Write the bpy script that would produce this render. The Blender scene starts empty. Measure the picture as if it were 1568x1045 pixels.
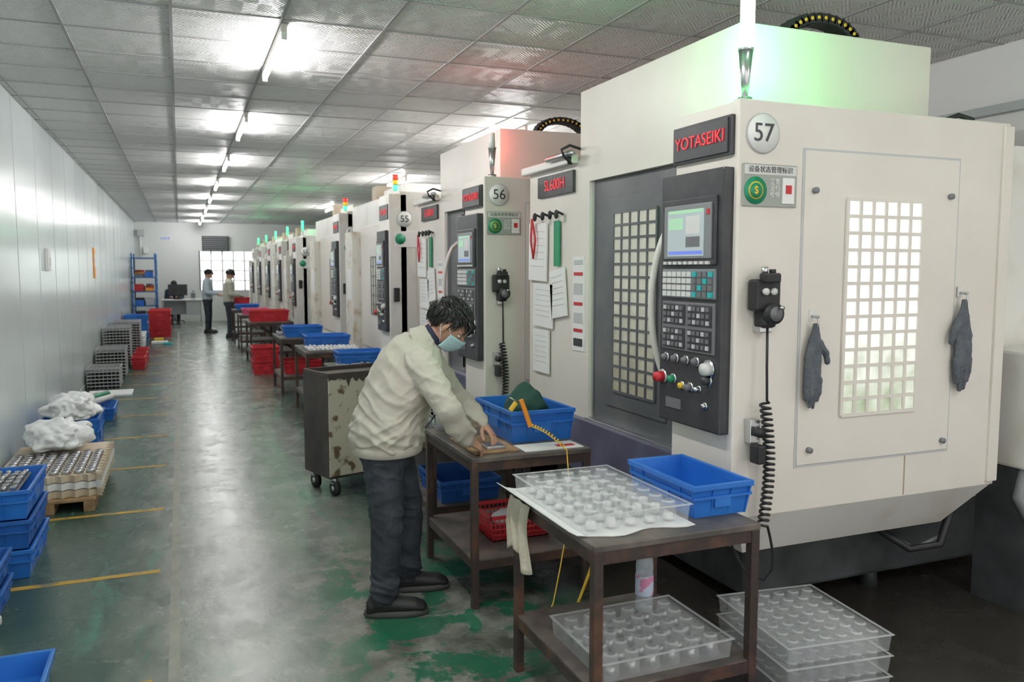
import bpy, bmesh, math, random
from mathutils import Vector, Matrix, Euler, noise
random.seed(7)
V=Vector
SC=bpy.context.scene
COL=SC.collection
# ------------------------------------------------------------ materials
def newmat(name):
    m=bpy.data.materials.new(name); m.use_nodes=True
    nt=m.node_tree; b=nt.nodes['Principled BSDF']
    return m,nt,b
def mat(name,c,r=.5,metal=0,c2=None,ns=6,bump=0,bs=40,alpha=1,emit=None,es=0,trans=0,coat=0,lo=.4,hi=.65,detail=4,lamp=False):
    m,nt,b=newmat(name)
    b.inputs['Base Color'].default_value=(*c,1)
    b.inputs['Roughness'].default_value=r
    b.inputs['Metallic'].default_value=metal
    if alpha<1: b.inputs['Alpha'].default_value=alpha
    if trans: b.inputs['Transmission Weight'].default_value=trans
    if coat: b.inputs['Coat Weight'].default_value=coat
    if emit: 
        b.inputs['Emission Color'].default_value=(*emit,1); b.inputs['Emission Strength'].default_value=es
        if not lamp: m.cycles.emission_sampling='NONE'
    tc=None
    if c2 is not None or bump:
        tc=nt.nodes.new('ShaderNodeTexCoord')
    if c2 is not None:
        n=nt.nodes.new('ShaderNodeTexNoise'); n.inputs['Scale'].default_value=ns; n.inputs['Detail'].default_value=detail
        nt.links.new(tc.outputs['Object'],n.inputs['Vector'])
        cr=nt.nodes.new('ShaderNodeValToRGB')
        cr.color_ramp.elements[0].position=lo; cr.color_ramp.elements[1].position=hi
        cr.color_ramp.elements[0].color=(*c,1); cr.color_ramp.elements[1].color=(*c2,1)
        nt.links.new(n.outputs['Fac'],cr.inputs['Fac']); nt.links.new(cr.outputs['Color'],b.inputs['Base Color'])
    if bump:
        n2=nt.nodes.new('ShaderNodeTexNoise'); n2.inputs['Scale'].default_value=bs; n2.inputs['Detail'].default_value=3
        nt.links.new(tc.outputs['Object'],n2.inputs['Vector'])
        bp=nt.nodes.new('ShaderNodeBump'); bp.inputs['Strength'].default_value=bump; bp.inputs['Distance'].default_value=.01
        nt.links.new(n2.outputs['Fac'],bp.inputs['Height']); nt.links.new(bp.outputs['Normal'],b.inputs['Normal'])
    return m
WHITE=mat('machine_white_paint',(.81,.76,.70),.38,c2=(.76,.705,.645),ns=1.6)
WHITE2=mat('machine_white_worn',(.82,.80,.76),.42,c2=(.68,.63,.54),ns=3.5,lo=.5,hi=.8)
DIRTY=mat('scuffed_panel',(.78,.75,.68),.5,c2=(.50,.38,.24),ns=7,lo=.52,hi=.72)
GREYBODY=mat('machine_grey_casting',(.07,.075,.08),.5,c2=(.035,.04,.042),ns=5)
NAVY=mat('navy_lower_panel',(.10,.10,.16),.35,c2=(.16,.16,.24),ns=4)
DOORG=mat('door_dark_grey',(.10,.105,.115),.35,c2=(.15,.155,.16),ns=3)
BLACK=mat('panel_black',(.035,.036,.042),.4,c2=(.05,.05,.055),ns=12)
RUB=mat('black_rubber',(.02,.02,.022),.55)
KEYW=mat('key_light_grey',(.70,.70,.68),.5)
KEYD=mat('key_dark_grey',(.16,.16,.17),.5)
TEAL=mat('key_teal',(.03,.42,.42),.45)
BEZ=mat('screen_bezel',(.22,.23,.24),.4)
SCREEN=mat('lcd_screen',(.30,.34,.34),.2,emit=(.45,.55,.58),es=.25)
SCRG=mat('lcd_green',(.3,.5,.3),.2,emit=(.35,.6,.45),es=.3)
SCRB=mat('lcd_blue',(.1,.15,.5),.2,emit=(.15,.22,.7),es=.4)
RED=mat('red_plastic',(.62,.03,.04),.4,c2=(.5,.02,.03),ns=8)
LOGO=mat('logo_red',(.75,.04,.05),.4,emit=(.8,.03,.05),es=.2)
BLUE=mat('blue_crate_plastic',(.02,.15,.56),.35,c2=(.03,.20,.64),ns=5)
BLUED=mat('blue_crate_dark',(.015,.10,.38),.45,c2=(.02,.13,.46),ns=5)
CHROME=mat('brushed_metal',(.62,.63,.64),.28,metal=1)
STEEL=mat('machined_steel',(.55,.55,.56),.35,metal=.9,c2=(.38,.38,.40),ns=25)
TABLEM=mat('rusty_table_steel',(.045,.030,.026),.5,c2=(.13,.06,.035),ns=9,lo=.48,hi=.72,bump=.3)
SHELFM=mat('table_worktop',(.08,.07,.065),.45,c2=(.17,.14,.12),ns=7)
WOOD=mat('pallet_wood',(.42,.27,.14),.7,c2=(.28,.17,.09),ns=14,bump=.3)
CARD=mat('cardboard',(.62,.50,.36),.75,c2=(.68,.60,.48),ns=5)
RAG=mat('beige_cotton_cloth',(.52,.47,.37),.9,c2=(.60,.55,.45),ns=8,bump=.3,bs=60)
PAPER=mat('paper_white',(.86,.86,.84),.7)
PAPERG=mat('paper_grey_text',(.55,.56,.57),.7)
PLATEG=mat('notice_plate_grey',(.36,.38,.35),.45)
GREENL=mat('sign_green',(.02,.28,.14),.4)
YEL=mat('yellow_plastic',(.85,.55,.05),.45)
ORANGE=mat('orange_rubber',(.90,.33,.03),.45)
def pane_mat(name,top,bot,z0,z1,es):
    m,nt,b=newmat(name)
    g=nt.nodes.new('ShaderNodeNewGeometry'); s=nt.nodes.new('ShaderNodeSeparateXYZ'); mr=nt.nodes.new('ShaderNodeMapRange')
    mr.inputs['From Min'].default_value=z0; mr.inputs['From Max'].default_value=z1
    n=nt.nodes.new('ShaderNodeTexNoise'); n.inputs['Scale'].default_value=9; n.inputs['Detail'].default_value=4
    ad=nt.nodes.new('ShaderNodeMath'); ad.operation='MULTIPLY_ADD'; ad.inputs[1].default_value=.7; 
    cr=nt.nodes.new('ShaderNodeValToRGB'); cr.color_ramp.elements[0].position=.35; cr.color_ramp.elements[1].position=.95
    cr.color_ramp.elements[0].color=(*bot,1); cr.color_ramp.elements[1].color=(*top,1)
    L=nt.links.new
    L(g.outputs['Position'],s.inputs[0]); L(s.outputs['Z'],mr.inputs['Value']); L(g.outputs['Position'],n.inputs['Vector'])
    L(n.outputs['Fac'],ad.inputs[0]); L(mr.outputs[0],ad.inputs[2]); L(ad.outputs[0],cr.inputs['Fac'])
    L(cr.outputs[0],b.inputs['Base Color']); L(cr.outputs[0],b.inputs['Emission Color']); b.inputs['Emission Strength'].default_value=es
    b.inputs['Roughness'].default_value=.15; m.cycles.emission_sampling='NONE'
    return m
PANE=pane_mat('inspection_pane_painted_glow',(1,1,.97),(.26,.33,.18),.95,1.85,.38)  # emission painted into the pane stands for the work light inside the machine
PANE2=pane_mat('door_pane_painted_glow',(.58,.58,.48),(.34,.32,.24),1.0,2.0,.12)  # beige tones and weak emission paint the reflections on the door windows
GREENE=mat('beacon_green_lit',(.2,1,.4),.3,emit=(.25,1,.45),es=6,lamp=True)
WHITEE=mat('beacon_core_lit',(1,1,1),.3,emit=(.75,1,.85),es=12)
REDE=mat('beacon_red_lit',(1,.2,.2),.3,emit=(1,.25,.2),es=4)
REDS=mat('stack_red',(.8,.04,.03),.3,emit=(1,.05,.03),es=.6)
YELS=mat('stack_yellow',(.8,.5,.03),.3,emit=(1,.6,.05),es=.3)
GRNS=mat('stack_green',(.03,.7,.25),.3,emit=(.1,1,.4),es=1.2)
CLEAR=mat('clear_plastic',(.88,.91,.93),.10,alpha=.17,coat=.3)
FROST=mat('frosted_plastic',(.85,.87,.88),.2,alpha=.36,coat=.3)
CLEARB=mat('clear_bottle',(.78,.87,.95),.08,alpha=.38,coat=.5)
FOAM=mat('white_foam_sheet',(.85,.85,.85),.6)
BAG=mat('plastic_bag',(.86,.87,.88),.3,bump=.6,bs=18)
TUBE=mat('fluorescent_tube',(1,1,1),.4,emit=(1,.985,.97),es=105,lamp=True)
LBL=mat('bottle_label',(.75,.30,.50),.4,c2=(.62,.70,.85),ns=22,lo=.45,hi=.5)
CLOTHG=mat('dark_green_cloth',(.015,.07,.05),.85,bump=.5,bs=25)
GLOVE=mat('grey_work_glove',(.095,.11,.13),.85,c2=(.13,.145,.16),ns=30,bump=.5,bs=120)
SKIN=mat('skin',(.50,.28,.19),.5,c2=(.56,.33,.23),ns=14)
HAIR=mat('black_hair',(.012,.011,.012),.42)
JACKET=mat('beige_jacket_cloth',(.51,.475,.405),.8,c2=(.57,.535,.465),ns=6,bump=.08,bs=30)
TROU=mat('dark_denim',(.022,.028,.038),.8,c2=(.042,.050,.064),ns=9,bump=.15,bs=60)
NAVYC=mat('navy_shirt_cloth',(.02,.03,.06),.8)
MASK=mat('blue_face_mask',(.42,.62,.66),.7,bump=.2,bs=60)
SHOE=mat('black_shoe',(.015,.015,.017),.5)
SOLE=mat('shoe_sole',(.06,.06,.06),.6)
SHIRTL=mat('light_blue_shirt',(.50,.57,.65),.8)
SHELFB=mat('blue_rack_paint',(.04,.16,.42),.4)
VENT=mat('vent_dark',(.05,.055,.06),.5)
WOODD=mat('worn_cabinet_cream',(.56,.50,.41),.6,c2=(.16,.10,.06),ns=11,lo=.54,hi=.62,detail=9)
CABD=mat('worn_cabinet_brown',(.065,.05,.043),.55,c2=(.035,.03,.028),ns=6)
STAIN=mat('rust_streak',(.62,.42,.20),.6,alpha=.35)
# ------------------------------------------------------------ mesh builder
class MB:
    def __init__(s,M=None): s.v=[];s.f=[];s.mi=[];s.sm=[];s.mats=[];s.M=M or Matrix()
    def m(s,mt):
        if mt not in s.mats: s.mats.append(mt)
        return s.mats.index(mt)
    def add(s,vs,fs,mt,smooth=False,M=None):
        o=len(s.v); T=s.M@M if M is not None else s.M
        s.v+=[T@V(p) for p in vs]; k=s.m(mt)
        for f in fs: s.f.append([o+i for i in f]); s.mi.append(k); s.sm.append(smooth)
    def box(s,x0,x1,y0,y1,z0,z1,mt,bev=0,M=None):
        if bev:
            bm=bmesh.new(); bmesh.ops.create_cube(bm,size=1)
            for v in bm.verts: v.co=V(((x0+x1)/2+v.co.x*(x1-x0),(y0+y1)/2+v.co.y*(y1-y0),(z0+z1)/2+v.co.z*(z1-z0)))
            bmesh.ops.bevel(bm,geom=bm.edges[:],offset=bev,segments=2,profile=.5,affect='EDGES')
            bm.verts.index_update()
            s.add([v.co.copy() for v in bm.verts],[[v.index for v in f.verts] for f in bm.faces],mt,False,M); bm.free()
        else:
            s.add([(x0,y0,z0),(x1,y0,z0),(x1,y1,z0),(x0,y1,z0),(x0,y0,z1),(x1,y0,z1),(x1,y1,z1),(x0,y1,z1)],
              [(0,3,2,1),(4,5,6,7),(0,1,5,4),(1,2,6,5),(2,3,7,6),(3,0,4,7)],mt,False,M)
    def rings(s,rs,mt,smooth=True,caps=True,M=None):
        n=len(rs[0]); vs=[p for r in rs for p in r]; fs=[]
        for i in range(len(rs)-1):
            for j in range(n):
                k=(j+1)%n; fs.append((i*n+j,i*n+k,(i+1)*n+k,(i+1)*n+j))
        if caps: fs.append(tuple(reversed(range(n)))); fs.append(tuple((len(rs)-1)*n+j for j in range(n)))
        s.add(vs,fs,mt,smooth,M)
    def cyl(s,p0,p1,r0,mt,r1=None,n=16,smooth=True,caps=True,M=None):
        r1=r0 if r1 is None else r1
        p0=V(p0);p1=V(p1); d=(p1-p0).normalized(); a=d.orthogonal().normalized(); b=d.cross(a)
        R=lambda p,r:[p+a*(r*math.cos(2*math.pi*j/n))+b*(r*math.sin(2*math.pi*j/n)) for j in range(n)]
        s.rings([R(p0,r0),R(p1,r1)],mt,smooth,caps,M)
    def tube(s,pts,r,mt,n=8,M=None):
        pts=[V(p) for p in pts]; rs=[]
        a=None
        for i,p in enumerate(pts):
            d=(pts[min(i+1,len(pts)-1)]-pts[max(i-1,0)]).normalized()
            if a is None: a=d.orthogonal().normalized()
            a=(a-d*a.dot(d)).normalized(); b=d.cross(a)
            rr=r[i] if isinstance(r,(list,tuple)) else r
            rs.append([p+a*(rr*math.cos(2*math.pi*j/n))+b*(rr*math.sin(2*math.pi*j/n)) for j in range(n)])
        s.rings(rs,mt,True,True,M)
    def ell(s,c,r,mt,n=16,m=10,M=None,rot=None):
        c=V(c); rs=[]
        R=rot or Matrix.Identity(3)
        for i in range(m+1):
            t=math.pi*(i/m) ; t=max(.02,min(math.pi-.02,t))
            rs.append([c+R@V((r[0]*math.sin(t)*math.cos(2*math.pi*j/n),r[1]*math.sin(t)*math.sin(2*math.pi*j/n),-r[2]*math.cos(t))) for j in range(n)])
        s.rings(rs,mt,True,True,M)
    def cap(s,p0,p1,r0,r1,mt,n=14):
        s.cyl(p0,p1,r0,mt,r1,n); s.ell(p0,(r0,)*3,mt,n,8); s.ell(p1,(r1,)*3,mt,n,8)
    def limb(s,pts,rs,mt,n=14):
        for i in range(len(pts)-1): s.cap(pts[i],pts[i+1],rs[i],rs[i+1],mt,n)
    def loft(s,secs,mt,n=28):
        rs=[]
        for c,a,b in secs:
            rs.append([V(c)+V(a)*math.cos(2*math.pi*j/n)+V(b)*math.sin(2*math.pi*j/n) for j in range(n)])
        s.rings(rs,mt)
    def obj(s,name,parent=None):
        me=bpy.data.meshes.new(name)
        off=V(parent.location) if parent else V((0,0,0))
        me.from_pydata([p-off for p in s.v],[],s.f)
        for mt in s.mats: me.materials.append(mt)
        me.polygons.foreach_set('material_index',s.mi); me.polygons.foreach_set('use_smooth',s.sm)
        me.update()
        o=bpy.data.objects.new(name,me); COL.objects.link(o)
        if parent: o.parent=parent
        return o
def empty(name,loc=(0,0,0)):
    o=bpy.data.objects.new(name,None); COL.objects.link(o); o.location=loc; o.empty_display_size=.1; return o
def text(body,loc,size,mt,parent,face='-Y',name='lettering',ext=.001,align='CENTER',space=1):
    f=bpy.data.curves.new(name,'FONT'); f.body=body; f.size=size; f.align_x=align; f.align_y='CENTER'; f.extrude=ext; f.materials.append(mt); f.space_character=space
    o=bpy.data.objects.new(name,f); COL.objects.link(o)
    o.rotation_euler=(math.pi/2,0,0) if face=='-Y' else (math.pi/2,0,-math.pi/2)
    o.location=V(loc)-(V(parent.location) if parent else V((0,0,0)))
    if parent: o.parent=parent
    return o
def remesh(o,vs,it=4,disp=0,dscale=.15,mm=.5):
    r=o.modifiers.new('r','REMESH'); r.mode='VOXEL'; r.voxel_size=vs; r.use_smooth_shade=True
    if it:
        s=o.modifiers.new('s','SMOOTH'); s.factor=.6; s.iterations=it
    if disp:
        t=bpy.data.textures.new('folds','CLOUDS'); t.noise_scale=dscale; t.noise_depth=1
        d=o.modifiers.new('d','DISPLACE'); d.texture=t; d.strength=disp; d.mid_level=mm; d.texture_coords='LOCAL'
    return o
def bake(o,fn):
    """apply the modifiers, then push cloth folds into the surface"""
    bpy.context.view_layer.update(); dg=bpy.context.evaluated_depsgraph_get()
    me=bpy.data.meshes.new_from_object(o.evaluated_get(dg)); o.modifiers.clear(); o.data=me
    off=V(o.parent.location); ns=[v.normal.copy() for v in me.vertices]
    for v,n in zip(me.vertices,ns): v.co=v.co+n*fn(v.co+off)
    for q in me.polygons: q.use_smooth=True
    me.update()
def sst(a,b,x):
    t=max(0,min(1,(x-a)/(b-a))); return t*t*(3-2*t)
def fold(q,sc): 
    return 1-min(1.3,abs(noise.noise(V((q.x*sc[0],q.y*sc[1],q.z*sc[2]))))*3.2)
def jacket_folds(p):
    w=V((noise.noise(p*5),noise.noise(p*5+V((5,5,5))),noise.noise(p*4+V((1,7,3)))))*.045; q=p+w
    low=sst(1.05,.86,p.z)
    a=fold(V((q.x,q.y,q.z+.55*q.x-.2*q.y)),(4.5,4.5,12)); b=fold(V((q.x+3,q.y,q.z-.5*q.x)),(8,8,17)); c=fold(V((q.x,q.y+5,q.z)),(16,16,5))
    return .010*a*(.6+.7*low)+.006*b*(.6+low)+.0035*c*low-.003
def trouser_folds(p):
    w=V((noise.noise(p*6),noise.noise(p*6+V((5,5,5))),noise.noise(p*5)))*.04; q=p+w
    k=.35+sst(.30,.14,p.z)+.7*math.exp(-((p.z-.47)/.07)**2)+.6*sst(.60,.72,p.z)
    a=fold(V((q.x,q.y,q.z+.3*q.x)),(6,6,16)); b=fold(V((q.x+2,q.y,q.z-.4*q.y)),(10,10,26))
    return (.0075*a+.0035*b)*k-.002
# ------------------------------------------------------------ camera
cd=bpy.data.cameras.new('camera'); cam=bpy.data.objects.new('camera',cd); COL.objects.link(cam); SC.camera=cam
cam.location=(0,0,1.7); yaw=math.atan(509/1254.8); pit=math.atan(110/1250)
cam.rotation_euler=(math.pi/2-pit,0,-yaw); cd.sensor_width=36; cd.lens=1250/1568*36
cd.clip_start=.05; cd.dof.use_dof=True; cd.dof.focus_distance=4.2; cd.dof.aperture_fstop=3.5
# ------------------------------------------------------------ room
XL,XR,YB,YF,ZC=-1.3,5.15,28.6,-1.2,3.2
def floor_mat():
    m,nt,b=newmat('worn_painted_floor'); L=nt.links.new; N=nt.nodes.new
    g=N('ShaderNodeNewGeometry'); s=N('ShaderNodeSeparateXYZ'); L(g.outputs['Position'],s.inputs[0])
    def nz(sc,det=6,dist=0,sx=1,sy=1):
        mp=N('ShaderNodeMapping'); mp.inputs['Scale'].default_value=(sx,sy,1); L(g.outputs['Position'],mp.inputs[0])
        n=N('ShaderNodeTexNoise'); n.inputs['Scale'].default_value=sc; n.inputs['Detail'].default_value=det; n.inputs['Distortion'].default_value=dist; n.inputs['Roughness'].default_value=.68
        L(mp.outputs[0],n.inputs['Vector']); return n.outputs['Fac']
    def math_(op,a,bb,c=None):
        n=N('ShaderNodeMath'); n.operation=op
        for i,x in enumerate((a,bb,c)):
            if x is None: continue
            if isinstance(x,(int,float)): n.inputs[i].default_value=x
            else: L(x,n.inputs[i])
        return n.outputs[0]
    def ramp(f,a,bb):
        n=N('ShaderNodeMapRange'); n.inputs['From Min'].default_value=a; n.inputs['From Max'].default_value=bb; n.clamp=True; L(f,n.inputs['Value']); return n.outputs[0]
    def mix(f,a,bb):
        n=N('ShaderNodeMix'); n.data_type='RGBA'; L(f,n.inputs['Factor'])
        for i,x in ((6,a),(7,bb)):
            if isinstance(x,tuple): n.inputs[i].default_value=(*x,1)
            else: L(x,n.inputs[i])
        return n.outputs[2]
    X=s.outputs['X'];Y=s.outputs['Y']
    d=math_('ABSOLUTE',math_('SUBTRACT',X,.42),0)
    band=ramp(math_('ADD',d,math_('MULTIPLY',nz(1.8,5,1.0,1,.5),.55)),1.10,.80)
    green=mix(nz(3,5),(.035,.072,.056),(.065,.112,.090))
    grey=mix(ramp(nz(2.2,8,.6),.3,.7),(.15,.172,.147),(.31,.325,.292))
    dark=ramp(nz(5,12,.4,1.4,.6),.52,.66)
    grey=mix(math_('MULTIPLY',dark,.6),grey,(.060,.085,.066))
    lite=ramp(nz(8,12,.5),.56,.68)
    grey=mix(math_('MULTIPLY',lite,.45),grey,(.46,.47,.43))
    c=mix(band,green,grey)
    st_=math_('MULTIPLY',ramp(nz(2.2,12,.5,1.8,.35),.55,.64),ramp(d,.08,.5))
    c=mix(math_('MULTIPLY',st_,.6),c,(.07,.23,.165))
    reg=math_('MULTIPLY',ramp(X,.45,.80),ramp(Y,5.2,4.2))
    c=mix(math_('MULTIPLY',reg,.65),c,mix(ramp(nz(4,12,.3),.40,.60),(.10,.085,.068),(.34,.33,.295)))
    pt=math_('MULTIPLY',ramp(nz(3.4,14,.6),.490,.530),reg)
    c=mix(math_('MULTIPLY',pt,.92),c,(.012,.145,.075))
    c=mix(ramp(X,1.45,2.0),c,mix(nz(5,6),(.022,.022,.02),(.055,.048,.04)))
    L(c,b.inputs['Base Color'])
    r=math_('MULTIPLY_ADD',nz(3,10,.4),.55,-.03); L(r,b.inputs['Roughness'])
    bp=N('ShaderNodeBump'); bp.inputs['Strength'].default_value=.16; bp.inputs['Distance'].default_value=.01; L(nz(14,8,.4),bp.inputs['Height']); L(bp.outputs[0],b.inputs['Normal'])
    return m
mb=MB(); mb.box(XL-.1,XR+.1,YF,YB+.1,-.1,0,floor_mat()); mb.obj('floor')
YLINE=mat('worn_yellow_line',(.50,.30,.03),.5,c2=(.16,.15,.10),ns=9,lo=.50,hi=.66)
YF_=mat('faded_line',(.30,.29,.24),.5,c2=(.22,.23,.2),ns=9)
mb=MB()
for y in (3.55,4.9,6.2,7.6,9.0,10.35,11.7,13.1,14.5,16,17.5): mb.box(-1.25,-.16,y-.025,y+.025,0,.0015,YLINE)
mb.box(-.10,-.055,1.5,24,0,.0012,YF_)
mb.obj('floor_marking_lines')
# ceiling
def ceil_mat():
    m,nt,b=newmat('embossed_ceiling_tile'); L=nt.links.new; N=nt.nodes.new
    g=N('ShaderNodeNewGeometry'); s=N('ShaderNodeSeparateXYZ'); L(g.outputs['Position'],s.inputs[0])
    def mth(op,a,bb=None,c=None):
        n=N('ShaderNodeMath'); n.operation=op
        for i,x in enumerate((a,bb,c)):
            if x is None: continue
            if isinstance(x,(int,float)): n.inputs[i].default_value=x
            else: L(x,n.inputs[i])
        return n.outputs[0]
    px=mth('PINGPONG',s.outputs['X'],.31); py=mth('PINGPONG',s.outputs['Y'],.31)
    mx=mth('MAXIMUM',px,py); sm=mth('ADD',px,py); df=mth('SUBTRACT',px,py)
    w1=mth('SINE',mth('MULTIPLY',sm,210)); w2=mth('SINE',mth('MULTIPLY',df,210))
    sel=mth('GREATER_THAN',mth('SINE',mth('MULTIPLY',mx,40)),0)
    n=N('ShaderNodeMix'); L(sel,n.inputs[0]); L(w1,n.inputs[2]); L(w2,n.inputs[3])
    bp=N('ShaderNodeBump'); bp.inputs['Strength'].default_value=.8; bp.inputs['Distance'].default_value=.008
    L(n.outputs[0],bp.inputs['Height']); L(bp.outputs[0],b.inputs['Normal'])
    cm=N('ShaderNodeMix'); cm.data_type='RGBA'; cm.inputs[6].default_value=(.72,.72,.72,1); cm.inputs[7].default_value=(.92,.92,.91,1)
    ff=mth('MULTIPLY_ADD',n.outputs[0],.5,.5); L(ff,cm.inputs[0]); L(cm.outputs[2],b.inputs['Base Color'])
    b.inputs['Roughness'].default_value=.45
    return m
mb=MB(); mb.box(XL-.1,XR+.1,YF,YB+.1,ZC,ZC+.1,ceil_mat()); mb.obj('ceiling')
GRID=mat('ceiling_grid_bar',(.36,.36,.36),.5)
mb=MB()
x=-1.24
while x<XR: mb.box(x-.009,x+.009,YF,YB,ZC-.006,ZC,GRID); x+=.62
y=-1.0
while y<YB: mb.box(XL,XR,y-.007,y+.007,ZC-.005,ZC,GRID); y+=.62
mb.obj('trim_ceiling_grid')
WALL=mat('glossy_wall_panel',(.68,.75,.755),.20,c2=(.72,.79,.795),ns=1.2)
WALLB=mat('back_wall_paint',(.78,.79,.78),.5)
SEAM=mat('panel_seam',(.45,.50,.50),.5)
mb=MB(); mb.box(XL-.1,XL,YF,YB+.1,0,ZC,WALL)
y=.2
while y<YB: mb.box(XL,XL+.002,y-.004,y+.004,0.0,ZC,SEAM); y+=1.15
mb.obj('wall_left')
mb=MB(); mb.box(XL,XL+.012,YF,YB,0,.07,SEAM); mb.obj('baseboard_left')
mb=MB(); mb.box(XR,XR+.1,YF,YB+.1,0,ZC,WALLB); mb.obj('wall_right')
mb=MB(); mb.box(XR-.05,XR,YF,YB,2.74,2.80,SEAM); mb.obj('trim_right')
wx0,wx1,wz0,wz1=.62,2.35,1.0,2.30
mb=MB(); mb.box(XL,wx0,YB,YB+.1,0,ZC,WALLB); mb.box(wx1,XR,YB,YB+.1,0,ZC,WALLB); mb.box(wx0,wx1,YB,YB+.1,0,wz0,WALLB); mb.box(wx0,wx1,YB,YB+.1,wz1,ZC,WALLB)
mb.obj('wall_back')
SKYP=mat('daylight_glass',(.9,.95,1),.1,emit=(.92,1,.95),es=1.4,lamp=True)
mb=MB(); mb.box(wx0,wx1,YB+.06,YB+.07,wz0,wz1,SKYP)
for i in range(6):
    xx=wx0+(wx1-wx0)*i/5; mb.box(xx-.025,xx+.025,YB+.0,YB+.06,wz0,wz1,PAPER)
for i in range(5):
    zz=wz0+(wz1-wz0)*i/4; mb.box(wx0,wx1,YB+.01,YB+.055,zz-.02,zz+.02,PAPER)
mb.obj('window_1')
mb=MB(); mb.box(.70,1.52,YB-.1,YB,2.28,2.78,VENT,.01)
for i in range(7): mb.box(.73,1.49,YB-.13,YB-.09,2.32+i*.065,2.345+i*.065,BEZ)
mb.obj('ventilation_grille')
mb=MB(); mb.box(-.60,-.20,YB-.01,YB,2.62,2.74,PAPER); o=mb.obj('wall_notice_sign'); text('04车间',(-.4,YB-.015,2.68),.1,SCRB,o)
mb=MB(); mb.cyl((-1.12,YB-.05,2.95),(-1.12,YB-.05,2.1),.03,PAPER); mb.box(-1.2,-1.0,YB-.14,YB,2.75,2.95,PAPERG,.01); mb.box(-1.05,-.9,YB-.1,YB,2.2,2.4,PAPER,.01); mb.obj('wall_conduit_box')
mb=MB(); mb.box(XL,XL+.04,9.75,9.9,1.68,1.92,PAPER,.008); mb.box(XL+.04,XL+.045,9.79,9.86,1.74,1.82,KEYW); mb.obj('wall_switch_box')
mb=MB(); mb.box(XL,XL+.015,14.9,15.15,1.55,2.05,ORANGE,.004); mb.box(XL+.015,XL+.02,14.95,15.1,1.75,1.95,PAPER); mb.obj('wall_warning_sign')
# ------------------------------------------------------------ lights
def flu(x,y):
    mb=MB(); mb.box(x-.018,x+.018,y-.62,y+.62,ZC-.05,ZC-.006,WHITE); mb.cyl((x,y-.6,ZC-.075),(x,y+.6,ZC-.075),.015,TUBE,n=10)
    for e in(-1,1): mb.box(x-.017,x+.017,y+e*.605-.01,y+e*.605+.01,ZC-.095,ZC-.03,PAPER)
    mb.obj('fluorescent_ceiling_light')
for i in range(-1,8): flu(.64,5.9+3.07*i)
flu(.64,-.3); flu(3.4,.5); flu(3.4,8.6); flu(3.4,13.5); flu(3.4,20)  # extra tubes added for illumination behind the camera and over the right side
W=bpy.data.worlds.new('world'); SC.world=W; W.use_nodes=True
W.node_tree.nodes['Background'].inputs[0].default_value=(1,.975,.94,1); W.node_tree.nodes['Background'].inputs[1].default_value=.80  # ambient fill, added; enters where the room is left open behind the camera
def pl(name,loc,col,e,parent=None,r=.04):
    l=bpy.data.lights.new(name,'POINT'); l.color=col; l.energy=e; l.shadow_soft_size=r
    o=bpy.data.objects.new(name,l); COL.objects.link(o)
    o.location=V(loc)-(V(parent.location) if parent else V((0,0,0)))
    if parent:o.parent=parent
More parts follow.
